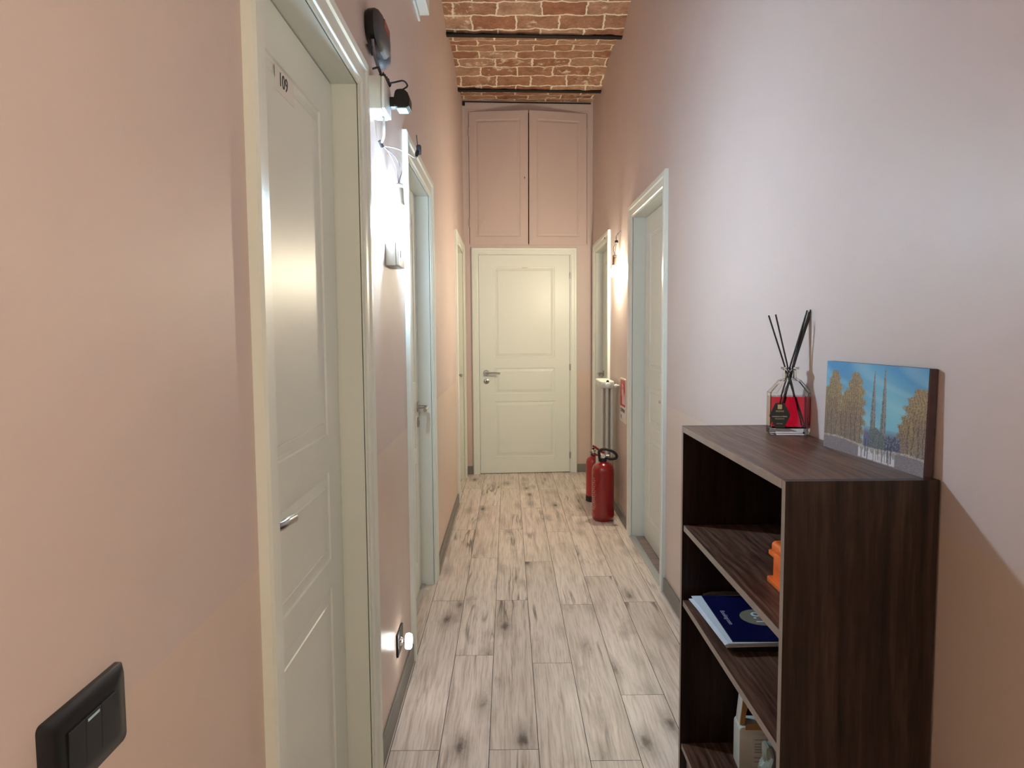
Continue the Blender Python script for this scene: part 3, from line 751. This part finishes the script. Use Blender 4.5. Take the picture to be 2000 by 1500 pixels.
# bottom edge runs along the bookcase top, top edge rests on the wall
pa, pb = Vector((0.757, 1.690, BH)), Vector((0.777, 1.312, BH))
ydir = (pb-pa).normalized()                     # canvas x axis
PWn = (pb-pa).length
nrm_ = Vector((-ydir.y, ydir.x, 0))             # away from viewer (towards wall) when x runs left to right
if nrm_.x < 0: nrm_ = -nrm_
lean = math.radians(1.4)
up_ = (Vector((0, 0, 1))*math.cos(lean)+nrm_*math.sin(lean)).normalized()
yy_ = up_.cross(ydir).normalized()
pc.matrix_world = Matrix(((ydir.x, yy_.x, up_.x, pa.x), (ydir.y, yy_.y, up_.y, pa.y), (ydir.z, yy_.z, up_.z, pa.z), (0, 0, 0, 1)))
sc_ = PWn/PW
for ch in pc.children: ch.data.transform(Matrix.Diagonal((sc_, 1, 1, 1)))

# ------------------------------------------------------------------ things in the bookcase
oc = tag(empty('plastic_case', (0.590, 1.315, 0.772)), 'bright orange plastic case with a latched lid on the second shelf', 'case')
obj('body', bx(0.006, 0.150, 0.0, 0.258, 0.0, 0.070, bev=0.006, seg=3), 'orange', oc, smooth=30)
bm = bmesh.new(); box(bm, 0.002, 0.154, -0.004, 0.262, 0.070, 0.098, bev=0.010, seg=4); obj('lid', bm, 'orange', oc, smooth=30)
obj('rim', bx(-0.002, 0.158, -0.007, 0.265, 0.064, 0.076, bev=0.003, seg=2), 'orange', oc, smooth=30)
obj('base_flange', bx(-0.003, 0.152, -0.003, 0.268, 0.0, 0.014, bev=0.003, seg=2), 'orange', oc, smooth=30)
bm = bmesh.new(); box(bm, -0.010, 0.003, 0.06, 0.10, 0.050, 0.086, bev=0.003); obj('latch', bm, 'orange', oc, smooth=30)
bm = bmesh.new(); box(bm, -0.010, 0.003, 0.17, 0.21, 0.050, 0.086, bev=0.003); obj('latch', bm, 'orange', oc, smooth=30)

def sheet_stack(name, x0, y0, wd, ln, z0, z1, rz, mat, n=1, parent=None):
    bm = bmesh.new()
    for k in range(n):
        mt_ = Matrix.Translation((x0+wd/2, y0+ln/2, 0)) @ Matrix.Rotation(rz+(k-n/2)*0.010, 4, 'Z')
        a = z0+(z1-z0)*k/n; b = a+(z1-z0)/n*0.8
        box(bm, -wd/2+0.0015*(k % 3), wd/2, -ln/2, ln/2-0.002*(k % 2), a, b, mtx=mt_)
    return bm
bl = tag(obj('black_folder', sheet_stack('', 0.556, 1.712, 0.21, 0.29, 0.5453, 0.560, 0.0, 'ink'), 'ink'), 'flat black folder at the bottom of the paper stack on the third shelf', 'folder')
pp = tag(obj('loose_papers', sheet_stack('', 0.530, 1.706, 0.21, 0.315, 0.5603, 0.566, 0.060, 'paper', 5), 'paper'), 'fanned white sheets and plastic sleeves under the blue booklet', 'papers')
pp2 = tag(obj('white_booklet', sheet_stack('', 0.532, 1.702, 0.21, 0.318, 0.5664, 0.5725, 0.015, 'paper', 5), 'paper'), 'white booklet directly beneath the navy blue booklet', 'booklet')
nb = tag(empty('blue_booklet', (0.551, 1.708, 0.5727), (0, 0, -0.02)), 'navy blue booklet with a round gold badge, topmost of the paper stack', 'booklet')
obj('cover', bx(0, 0.205, 0, 0.305, 0, 0.0022, bev=0.0005, seg=1), 'navy', nb)
bm = bmesh.new(); lathe(bm, [(0, 0.0022), (0.054, 0.0022), (0.054, 0.0028), (0, 0.0028)], 40, (0.118, 0.145, 0)); bg = obj('badge', bm, 'gold', nb)
text('lettering', '8.1', 0.066, 'paper', nb, frame((0.118, 0.140, 0.0031), (0, -1, 0), (1, 0, 0)), 0.0002)
text('lettering', 'Booking.com', 0.0175, 'lilac', nb, frame((0.027, 0.145, 0.0026), (0, -1, 0), (1, 0, 0)), 0.0002)
bm = bmesh.new(); lathe(bm, [(0, 0), (0.060, 0), (0.066, 0.008), (0.064, 0.022), (0.050, 0.027), (0, 0.028)], 28)
for v in bm.verts: v.co.x *= 1.25; v.co.y *= 0.14
tag(obj('brown_pouch', bm, 'brown', smooth=50, loc=(0.650, 2.045, 0.5457)), 'dim brown rounded object behind the blue booklet against the shelf side', 'pouch')

# white jug with a handle
jg = tag(empty('detergent_jug', (0.703, 1.935, 0.102), (0, 0, math.radians(-4))), 'white plastic jug with a looped handle on the lowest shelf', 'jug')
def rrect(a, b, c, d, r, n=4):
    pts = []
    for (cx, cy, s) in ((c-r, b+r, -90), (c-r, d-r, 0), (a+r, d-r, 90), (a+r, b+r, 180)):
        for k in range(n+1):
            an = math.radians(s+90*k/n); pts.append((cx+r*math.cos(an), cy+r*math.sin(an)))
    return pts
JM = Matrix(((1, 0, 0, 0), (0, 0, -1, 0.033), (0, 1, 0, 0), (0, 0, 0, 1)))       # draw in x,z; extrude along y
bm = bmesh.new()
prism(bm, rrect(-0.062, 0.0, 0.062, 0.135, 0.012), 0, 0.066, mtx=JM)
prism(bm, [(-0.060, 0.133), (-0.044, 0.133), (-0.034, 0.222), (-0.016, 0.242), (0.05, 0.242), (0.05, 0.266), (-0.030, 0.266), (-0.049, 0.246)], 0.012, 0.054, mtx=JM)
prism(bm, [(0.008, 0.133), (0.060, 0.133), (0.058, 0.225), (0.046, 0.262), (0.020, 0.262), (0.022, 0.200)], 0.008, 0.058, mtx=JM)
bmesh.ops.bevel(bm, geom=[e for e in bm.edges], offset=0.004, segments=2, affect='EDGES', profile=0.5)
obj('body', bm, 'offwhite', jg, smooth=40)
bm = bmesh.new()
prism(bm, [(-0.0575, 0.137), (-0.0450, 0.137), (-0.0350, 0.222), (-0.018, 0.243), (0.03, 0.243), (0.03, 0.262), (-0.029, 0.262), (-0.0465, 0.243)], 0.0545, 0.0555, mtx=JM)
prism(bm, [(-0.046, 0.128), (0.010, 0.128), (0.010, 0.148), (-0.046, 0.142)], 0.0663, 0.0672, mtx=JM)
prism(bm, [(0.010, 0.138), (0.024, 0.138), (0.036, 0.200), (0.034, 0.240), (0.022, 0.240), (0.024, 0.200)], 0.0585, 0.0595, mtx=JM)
ag = obj('grip_warm_shade', bm, 'amber', jg); ag['label'] = 'amber plates painting warm shade around the handle opening'  # warm shading on the white handle put in as amber plates
bm = bmesh.new(); lathe(bm, [(0, 0.262), (0.018, 0.262), (0.018, 0.285), (0.016, 0.288), (0, 0.288)], 24, (0.022, 0, 0)); obj('cap', bm, 'amber', jg, smooth=40)
bm = bmesh.new(); prism(bm, rrect(-0.026, 0.02, 0.050, 0.112, 0.008), 0.0662, 0.0668, mtx=JM); jl = obj('printed_label', bm, 'signw', jg)
for i, (z, wl) in enumerate(((0.100, 0.055), (0.088, 0.060), (0.080, 0.058), (0.072, 0.060), (0.064, 0.050), (0.048, 0.035), (0.036, 0.042))):
    obj('printed_line', bx(-0.020, -0.020+wl, -0.0342, -0.0338, z-0.002, z+0.0015), 'greytxt', jl)
# crumpled bags next to the jug
def crumple(nm, loc, sx, sy, sz, mat, seed, label, cat):
    rnd = random.Random(seed); bm = bmesh.new(); bmesh.ops.create_icosphere(bm, subdivisions=4, radius=1)
    ph = [rnd.uniform(0, 6) for _ in range(9)]
    for v in bm.verts:
        c = v.co.copy(); k = 1+0.13*math.sin(c.x*7+ph[0]+3*math.sin(c.z*4+ph[1]))+0.10*math.sin(c.z*11+ph[2]+2*c.y)+0.07*math.sin(c.y*19+ph[3]+c.x*9)
        z = max(c.z*k, -0.92)
        v.co = Vector((c.x*k*sx, c.y*k*sy, (z+0.92)*sz))
    o = obj(nm, bm, mat, smooth=25, loc=loc); return tag(o, label, cat)
crumple('plastic_bag', (0.705, 1.815, 0.102), 0.036, 0.034, 0.088, 'bag', 3, 'crumpled grey-green plastic bag beside the white jug', 'bag')
crumple('purple_packet', (0.700, 1.70, 0.102), 0.055, 0.05, 0.052, 'purple', 8, 'shiny dark purple packet at the near end of the lowest shelf', 'packet')

# ------------------------------------------------------------------ fire extinguishers
def extinguisher(nm, loc, rz, R, H, mat, label, hose, base=None):
    e = tag(empty(nm, loc, (0, 0, rz)), label, 'fire extinguisher', 'fire extinguishers on the floor')
    bm = bmesh.new(); b0 = 0.0
    prof = [(0, 0.006), (R*0.72, 0.006), (R*0.80, 0.0), (R*0.90, 0.006), (R*0.98, 0.022), (R, 0.045), (R, H*0.80), (R*0.985, H*0.86), (R*0.90, H*0.915), (R*0.70, H*0.955), (R*0.42, H*0.98), (R*0.30, H*0.99), (R*0.28, H*1.015), (0, H*1.015)]
    lathe(bm, prof, 40); cy = obj('cylinder', bm, mat, e, smooth=50)
    bm = bmesh.new(); lathe(bm, [(R*0.30, H*0.995), (R*0.34, H), (R*0.34, H*1.045), (R*0.28, H*1.05), (0, H*1.05)], 24); obj('neck_ring', bm, 'rubber', e, smooth=40)
    bm = bmesh.new(); lathe(bm, [(0, H*1.045), (R*0.24, H*1.045), (R*0.24, H*1.11), (R*0.15, H*1.13), (0, H*1.13)], 20)
    tube(bm, [(0, 0, H*1.08), (R*0.55, 0, H*1.08)], R*0.13, 12); vb = obj('valve', bm, 'chrome', e, smooth=40)
    bm = bmesh.new(); lathe(bm, [(0, -R*0.30), (R*0.17, -R*0.30), (R*0.17, -R*0.18), (0, -R*0.18)], 20, (0, 0, H*1.085), 'Y'); obj('gauge', bm, 'signw', e, smooth=40)
    bm = bmesh.new()
    box(bm, -R*0.13, R*0.13, -R*0.12, R*0.12, H*1.12, H*1.16, bev=0.002)
    tube(bm, [(R*0.1, 0, H*1.13), (-R*0.25, 0, H*1.17), (-R*0.75, 0, H*1.235), (-R*0.95, 0, H*1.26)], R*0.10, 10, 4)
    obj('carry_lever', bm, 'red' if mat == 'red' else 'rubber', e, smooth=40)
    bm = bmesh.new(); tube(bm, [(R*0.1, 0, H*1.10), (-R*0.40, 0, H*1.095), (-R*0.9, 0, H*1.12)], R*0.08, 10, 4); obj('squeeze_lever', bm, 'red' if mat == 'red' else 'rubber', e, smooth=40)
    if hose:
        bm = bmesh.new(); tube(bm, [(-0.028, -0.040, H*1.015), (-0.033, -0.050, H*1.09), (-0.036, -0.055, H*1.18), (-0.020, -0.062, H*1.215), (0.010, -0.066, H*1.222), (0.055, -0.072, H*1.19), (0.083, -0.076, H*1.13), (0.080, -0.070, H*1.075), (0.050, -0.045, H*1.050), (0.018, -0.012, H*1.062)], 0.0095, 12, 6)
        obj('hose', bm, 'rubber', e, smooth=50)
    # printed side text strips
    nn = 9
    for k in range(1):
        bm = bmesh.new()
        for q in range(16):
            z = H*(0.20+0.55*q/16); a0 = math.radians(198+ (q % 3)*2); a1 = math.radians(215+(q*7 % 5)*2)
            vs = []
            for a in (a0, (a0+a1)/2, a1):
                vs.append((R*1.002*math.cos(a), R*1.002*math.sin(a)))
            for (p, q2) in zip(vs, vs[1:]):
                f = bm.faces.new([bm.verts.new((p[0], p[1], z)), bm.verts.new((q2[0], q2[1], z)), bm.verts.new((q2[0], q2[1], z+0.008)), bm.verts.new((p[0], p[1], z+0.008))])
        lbl = obj('printed_text', bm, 'signw', cy); lbl.data.materials[0] = M['printpink']
    if base:
        bm = bmesh.new(); lathe(bm, [(0, 0.0), (R*0.98, 0.0), (R*1.04, 0.004), (R*1.04, 0.045), (R*0.9, 0.05), (0, 0.05)], 32); obj('base_ring', bm, 'rubber', e, smooth=40)
    return e
M['printpink'] = P('pale_pink_print', (0.50, 0.16, 0.15), 0.5)
extinguisher('fire_extinguisher', (0.668, 4.985, 0), math.radians(0), 0.079, 0.425, 'red', 'larger glossy red fire extinguisher with a curled black hose, in front of the radiator', True)
extinguisher('fire_extinguisher', (0.668, 5.56, 0), math.radians(-160), 0.058, 0.365, 'redmat', 'smaller paler red fire extinguisher, half hidden behind the larger one', False, True)

# ------------------------------------------------------------------ radiator
rd = tag(empty('radiator', (0.665, 5.10, 0)), 'cream column radiator on the right wall beside the far door', 'radiator')
RZ0, RZ1, NE, PT_ = 0.14, 0.985, 6, 0.055
for k in range(NE):
    y = 0.028+k*PT_; bm = bmesh.new()
    for xx in (0.014, 0.050, 0.086):
        tube(bm, [(xx, y, RZ0+0.03), (xx, y, RZ1-0.03)], 0.0115, 12)
    box(bm, 0.0, 0.100, y-0.026, y+0.026, RZ1-0.055, RZ1, bev=0.012, seg=3); box(bm, 0.0, 0.100, y-0.026, y+0.026, RZ0, RZ0+0.05, bev=0.012, seg=3)
    obj('section', bm, 'rad', rd, smooth=45)
bm = bmesh.new(); lathe(bm, [(0, 0.0), (0.020, 0.0), (0.020, -0.010), (0.013, -0.014), (0.013, -0.030), (0, -0.032)], 24, (0.050, 0.002, 0.957), 'Y'); obj('end_plug', bm, 'white', rd, smooth=40)
bm = bmesh.new(); lathe(bm, [(0, 0.0), (0.010, 0.0), (0.010, -0.004), (0, -0.004)], 16, (0.050, 0.0015, 0.982), 'Y'); obj('air_vent', bm, 'ink', rd)
bm = bmesh.new(); tube(bm, [(0.095, 0.012, 0.950), (0.134, 0.012, 0.950)], 0.007, 10); lathe(bm, [(0, 0), (0.013, 0), (0.013, 0.01), (0, 0.01)], 16, (0.105, 0.012, 0.950), 'X'); obj('wall_bracket', bm, 'white', rd, smooth=40)
bm = bmesh.new(); tube(bm, [(0.09, 0.30, 0.165), (0.134, 0.30, 0.165)], 0.008, 10); obj('supply_pipe', bm, 'chrome', rd, smooth=40)

# ------------------------------------------------------------------ extinguisher sign
sg = tag(empty('safety_sign', (XR, 4.925, 0.865)), 'red and white fire extinguisher sign on the right wall beside the door frame', 'sign')
SM = frame((-0.004, 0, 0), (0, -1, 0), (0, 0, 1))    # reads towards the camera side: x -> -Y
def sgn(nm, a, b, c, d, z0, z1, mat, par=sg):
    bm = bmesh.new(); box(bm, a, b, c, d, z0, z1, mtx=SM); return obj(nm, bm, mat, par)
obj('plate', bx(-0.0035, 0, -0.115, 0.115, -0.155, 0.150), 'signw', sg)
pic = sgn('pictogram_panel', -0.105, 0.105, -0.045, 0.140, 0.0, 0.0008, 'signr')
bm = bmesh.new(); prism(bm, rrect(-0.012, -0.030, 0.030, 0.075, 0.012), 0.0008, 0.0014, mtx=SM); box(bm, 0.002, 0.016, 0.075, 0.095, 0.0008, 0.0014, mtx=SM)
prism(bm, [(-0.030, 0.100), (0.020, 0.090), (0.022, 0.098), (-0.028, 0.112)], 0.0008, 0.0014, mtx=SM)
prism(bm, [(-0.040, 0.095), (-0.028, 0.092), (-0.040, 0.030), (-0.052, 0.032)], 0.0008, 0.0014, mtx=SM); obj('extinguisher_symbol', bm, 'signw', pic)
bm = bmesh.new(); prism(bm, [(0.050, -0.030), (0.088, -0.030), (0.092, 0.010), (0.078, 0.060), (0.070, 0.030), (0.062, 0.050), (0.048, 0.0)], 0.0008, 0.0014, mtx=SM); obj('flame_symbol', bm, 'signw', pic)
text('lettering', 'ESTINTORE', 0.034, 'ink', sg, SM @ frame((0, -0.075, 0.0006), (1, 0, 0), (0, 1, 0)), 0.0003)
text('lettering', 'N.', 0.045, 'ink', sg, SM @ frame((-0.06, -0.122, 0.0006), (1, 0, 0), (0, 1, 0)), 0.0003)

# ------------------------------------------------------------------ bare bulbs
def bulb_fixture(nm, loc, label, em, socket_mat, wires, extra, tilt=0.0):
    """origin at the top of the socket, hanging down"""
    e = tag(empty(nm, loc, (0, tilt, 0)), label, 'light bulb', 'bare bulbs hanging on wires')
    bm = bmesh.new(); lathe(bm, [(0, 0.0), (0.010, 0), (0.016, -0.004), (0.0165, -0.014), (0.0150, -0.016), (0.0165, -0.018), (0.0175, -0.062), (0.0195, -0.066), (0.0195, -0.074), (0.016, -0.078), (0, -0.078)], 28)
    obj('socket', bm, socket_mat, e, smooth=40)
    bm = bmesh.new(); lathe(bm, [(0.0135, -0.079), (0.015, -0.086), (0.020, -0.096), (0.027, -0.110), (0.030, -0.124), (0.0295, -0.136), (0.025, -0.149), (0.015, -0.158), (0, -0.161)], 32)
    obj('bulb', bm, em, e, smooth=60)
    for pts, mt_, r in wires:
        bm = bmesh.new(); tube(bm, [Vector(p)-Vector(loc) for p in pts], r, 8, 5); wv = obj('wire', bm, mt_, e, smooth=50)
    return e
LB = (-0.366, 2.445, 1.846)
bulb_fixture('hanging_bulb', LB, 'lit cold white bare bulb hanging on the left wall between two doors', 'cold', 'offwhite',
    [([(-0.396, 2.285, 1.935), (-0.385, 2.30, 1.928), (-0.376, 2.36, 1.915), (-0.370, 2.415, 1.890), (-0.367, 2.435, 1.865), LB], 'wire', 0.0016),
     ([(-0.396, 2.285, 1.935), (-0.380, 2.32, 1.925), (-0.368, 2.40, 1.922), (-0.360, 2.470, 1.895), (-0.363, 2.460, 1.868), LB], 'wire', 0.0016)], None)
RB = (0.766, 5.11, 1.885)
bulb_fixture('hanging_bulb', RB, 'lit warm white bare bulb hanging on the right wall above the radiator', 'warm', 'brown',
    [([(0.799, 5.05, 2.045), (0.786, 5.05, 2.035), (0.772, 5.08, 2.000), (0.775, 5.09, 1.970), (0.768, 5.10, 1.930), RB], 'wire', 0.0020),
     ([(0.799, 5.05, 2.045), (0.780, 5.06, 2.030), (0.768, 5.09, 2.005), (0.776, 5.09, 1.975), (0.756, 5.12, 1.935), RB], 'wire', 0.0020)], None)
bm = bmesh.new(); box(bm, 0.762, 0.784, 5.075, 5.10, 1.965, 1.985, bev=0.004)
tag(obj('wire_connector', bm, 'ink'), 'small black connector on the wires of the right bulb', 'connector')
# unseen fill bulb added behind the camera to warm the near left wall
TB = (0.735, -0.55, 1.90)
bulb_fixture('hanging_bulb', TB, 'added unseen fill bulb on the right wall at the near end of the corridor', 'rear', 'offwhite',
    [([(0.799, -0.55, 2.06), (0.785, -0.55, 2.045), (0.760, -0.54, 2.00), (0.745, -0.55, 1.95), TB], 'wire', 0.0020)], None)

# ------------------------------------------------------------------ wall devices, left wall
jb = tag(empty('junction_box', (XL, 2.125, 1.996)), 'white rectangular junction box beside the top corner of the nearest left door', 'junction box')
obj('housing', bx(0, 0.040, 0, 0.125, 0, 0.095, bev=0.003), 'offwhite', jb, smooth=30)
obj('lid', bx(0.041, 0.050, 0.002, 0.123, 0.002, 0.093, bev=0.002), 'white', jb, smooth=30)
ms = tag(empty('motion_sensor', (XL+0.052, 2.240, 2.030)), 'black square motion sensor camera mounted beside the white junction box', 'motion sensor')
obj('arm', bx(-0.010, 0.022, -0.02, 0.012, 0.0, 0.030, bev=0.003), 'blackmat', ms, smooth=30)
bm = bmesh.new(); prism(bm, [(0.0, -0.01), (0.050, -0.014), (0.053, 0.020), (0.045, 0.043), (0.028, 0.053), (0.006, 0.050), (0.0, 0.03)], -0.03, 0.03, mtx=Matrix(((0.9, 0, 0, 0.012), (0, 0, 1, 0.0), (0, 0.82, 0, 0.008), (0, 0, 0, 1))))
bmesh.ops.bevel(bm, geom=bm.edges[:], offset=0.003, segments=2, affect='EDGES'); obj('housing', bm, 'black', ms, smooth=30)
obj('lens_window', bx(0.020, 0.050, -0.026, 0.026, -0.0075, -0.0035, bev=0.001), 'ice', ms)
al = tag(empty('alarm_unit', (XL, 2.085, 2.165)), 'black rounded alarm unit with grey fascia high beside the nearest left door', 'alarm unit')
def lens_shell(x0, x1, sc, n=40):
    """rounded plate in the YZ plane, fat in the middle"""
    pts = []
    for k in range(n):
        a = 2*PI*k/n; ca, sa = math.cos(a), math.sin(a)
        y = 0.118*math.copysign(abs(ca)**0.6, ca); z = 0.052*math.copysign(abs(sa)**0.75, sa)
        pts.append((y*sc, z*sc-0.035*(y/0.125)*0))
    return pts
bm = bmesh.new(); secs = [(0.0, 0.90), (0.010, 0.98), (0.028, 1.0)]
rings = []
for x, s in secs: rings.append([bm.verts.new((x, 0.125+p[0], 0.07+p[1])) for p in lens_shell(0, 0, s)])
for a, b in zip(rings, rings[1:]):
    for i in range(len(a)): bm.faces.new((a[i], a[(i+1) % len(a)], b[(i+1) % len(a)], b[i]))
bm.faces.new(rings[0]); bm.faces.new(rings[-1]); obj('back_shell', bm, 'black', al, smooth=40)
bm = bmesh.new(); rings = []
for x, s in ((0.0281, 0.985), (0.036, 0.94), (0.043, 0.78), (0.047, 0.5)): rings.append([bm.verts.new((x, 0.125+p[0], 0.07+p[1])) for p in lens_shell(0, 0, s)])
for a, b in zip(rings, rings[1:]):
    for i in range(len(a)): bm.faces.new((a[i], a[(i+1) % len(a)], b[(i+1) % len(a)], b[i]))
bm.faces.new(rings[0]); bm.faces.new(rings[-1]); obj('fascia', bm, 'greyf', al, smooth=50)
bm = bmesh.new(); prism(bm, rrect(-0.05, -0.010, 0.05, 0.016, 0.01), 0, 0.003, mtx=Matrix(((0, 0, 1, 0.0455), (1, 0, 0, 0.125), (0, 1, 0, 0.085), (0, 0, 0, 1)))); obj('red_lens', bm, 'redled', al)
bm = bmesh.new(); lathe(bm, [(0, 0.0), (0.040, 0.0), (0.042, 0.012), (0.040, 0.026), (0.028, 0.040), (0, 0.044)], 32, (0, 0.208, 0.045), 'X'); obj('sounder', bm, 'greyf', al, smooth=50)
bm = bmesh.new()
for k in range(6):
    box(bm, 0.004+0.0028*k, 0.0055+0.0028*k, 0.02, 0.10, 0.0015, 0.006)
obj('grille', bm, 'greyf', al)
# cables
def cable(nm, pts, r, mat, label, sm=6, extra=None):
    bm = bmesh.new(); tube(bm, pts, r, 10, sm)
    if extra:
        for e_ in extra: extra_fn(bm, e_)
    return tag(obj(nm, bm, mat, smooth=50), label, 'cable')
cable('cable', [(-0.385, 2.12, 2.190), (-0.383, 2.14, 2.150), (-0.372, 2.18, 2.110), (-0.366, 2.20, 2.098)], 0.0045, 'wire', 'grey cable from the black alarm unit to the taped joint')
cable('cable', [(-0.384, 2.11, 2.103), (-0.370, 2.13, 2.112), (-0.368, 2.16, 2.100), (-0.366, 2.195, 2.100)], 0.003, 'ink', 'thin black looped cable over the white junction box')
bm = bmesh.new(); tube(bm, [(-0.372, 2.175, 2.103), (-0.366, 2.20, 2.101), (-0.358, 2.225, 2.096)], 0.010, 12, 3)
for a in range(4): box(bm, -0.370+0.004*a, -0.366+0.004*a, 2.19+0.006*a, 2.205+0.006*a, 2.082+0.003*a, 2.122-0.004*a, bev=0.001, seg=1)
tag(obj('taped_joint', bm, 'blacktape', smooth=40), 'knot of black insulating tape above the white junction box', 'cable joint')
cable('cable', [(-0.360, 2.22, 2.098), (-0.345, 2.24, 2.108), (-0.318, 2.255, 2.118), (-0.306, 2.262, 2.106), (-0.316, 2.25, 2.092), (-0.325, 2.245, 2.087)], 0.0028, 'ink', 'thin black cable curving from the tape to the motion sensor')
cable('cable', [(-0.372, 2.205, 1.996), (-0.375, 2.225, 1.970), (-0.383, 2.260, 1.950), (-0.393, 2.280, 1.940)], 0.0040, 'white', 'short white cable coming down from the junction box')
bm = bmesh.new(); tube(bm, [(-0.398, 2.278, 1.944), (-0.395, 2.285, 1.936), (-0.392, 2.291, 1.928)], 0.006, 10)
tag(obj('wire_splice', bm, 'wire', smooth=40), 'small dark splice where the bulb wires leave the white cable', 'cable joint')
cable('cable', [(-0.393, 2.292, 1.932), (-0.376, 2.45, 1.965), (-0.366, 2.66, 2.000), (-0.362, 2.83, 2.025), (-0.362, 2.90, 2.045)], 0.0018, 'white', 'loose white wire crossing the corner of the second left door frame')
bm = bmesh.new(); tube(bm, [(-0.362, 2.895, 2.042), (-0.360, 2.915, 2.060), (-0.356, 2.955, 2.095)], 0.006, 10, 0, radii=[0.004, 0.009, 0.008])
tube(bm, [(-0.358, 2.93, 2.08), (-0.362, 2.92, 2.135)], 0.002, 6); box(bm, -0.364, -0.346, 2.92, 2.95, 2.062, 2.098, bev=0.004)
tag(obj('taped_wire_end', bm, 'blacktape', smooth=40), 'black taped wire end sticking up over the second left door', 'cable joint')
# surface outlet box
ob = tag(empty('surface_socket_box', (XL, 2.385, 1.567)), 'grey white surface socket box under the cold bulb on the left wall', 'socket box')
obj('housing', bx(0, 0.034, 0, 0.15, 0, 0.082, bev=0.003), 'offwhite', ob, smooth=30)
obj('cover_plate', bx(0.0345, 0.042, 0.002, 0.148, 0.001, 0.081, bev=0.002), 'white', ob, smooth=30)
obj('socket_hole', bx(0.041, 0.0428, 0.045, 0.062, 0.030, 0.055, bev=0.0), 'ink', ob)
# small high unit on the left wall
em = tag(empty('emergency_unit', (XL, 3.20, 2.790)), 'slim white wall unit with a printed edge, high on the left wall', 'wall unit')
obj('base_plate', bx(0, 0.010, 0.0, 0.20, -0.012, 0.34, bev=0.002), 'white', em)
obj('housing', bx(0.0105, 0.056, 0.006, 0.17, 0.0, 0.34, bev=0.005, seg=3), 'white', em, smooth=30)
for k, z in enumerate((0.030, 0.055, 0.072, 0.088, 0.125, 0.150, 0.165, 0.19, 0.22, 0.25)):
    obj('printed_mark', bx(0.018+0.001*(k % 2), 0.030, 0.0050, 0.0062, z, z+(0.011 if k % 3 else 0.006)), 'ink' if k in (3, 6, 8) else 'greyf', em)
# light switch, near left
sw = tag(empty('light_switch', (XL, 0.583, 0.926)), 'glossy black three-gang light switch plate on the near left wall', 'light switch')
bm = bmesh.new(); fo, fi = (0.128, 0.084), (0.078, 0.052)
secs = [(0.0, 0.0), (0.005, 0.0), (0.009, 0.005), (0.010, 0.018)]
rings = [[bm.verts.new((x, y, z)) for y, z in rrect(i, i, fo[0]-i, fo[1]-i, 0.006)] for x, i in secs]
for a, b in zip(rings, rings[1:]):
    for i in range(len(a)): bm.faces.new((a[i], a[(i+1) % len(a)], b[(i+1) % len(a)], b[i]))
bm.faces.new(rings[0]); bm.faces.new(rings[-1]); obj('frame', bm, 'black', sw, smooth=35)
for k in range(3):
    y0 = 0.0265+k*0.0255
    vs = bx(0.009, 0.0112, y0, y0+0.0252, 0.020, 0.064, bev=0.0005, seg=1)
    for v in vs.verts:
        if v.co.x > 0.010: v.co.x += (v.co.z-0.042)*0.03
    rk = obj('rocker' if k else 'blank_module', vs, 'black', sw, smooth=35)
    if k == 1: obj('glint_strip', bx(0.0112, 0.0122, y0+0.003, y0+0.0215, 0.0590, 0.0615), 'ice', rk)  # pale strip paints the bulb's glint on the rocker
# low outlet plate with a night light
ol = tag(empty('wall_outlet', (XL, 2.445, 0.190)), 'black outlet plate low on the left wall between the two near doors', 'outlet')
obj('plate', bx(0, 0.008, 0, 0.122, 0, 0.082, bev=0.004, seg=3), 'black', ol, smooth=35)
nl = tag(empty('night_light', (XL+0.008, 2.49, 0.233)), 'small round white plug-in night light glowing in the black wall outlet', 'night light')
bm = bmesh.new(); lathe(bm, [(0, 0.0), (0.017, 0.0), (0.015, 0.006), (0.010, 0.012), (0.010, 0.013), (0.022, 0.018), (0.025, 0.020), (0, 0.020)], 28, (0, 0, 0), 'X'); obj('plug', bm, 'chrome', nl, smooth=40)
bm = bmesh.new(); lathe(bm, [(0, 0.0205), (0.026, 0.0205), (0.028, 0.025), (0.028, 0.035), (0.024, 0.041), (0.0, 0.043)], 32, (0, 0, 0), 'X'); obj('lens', bm, 'night', nl, smooth=40)
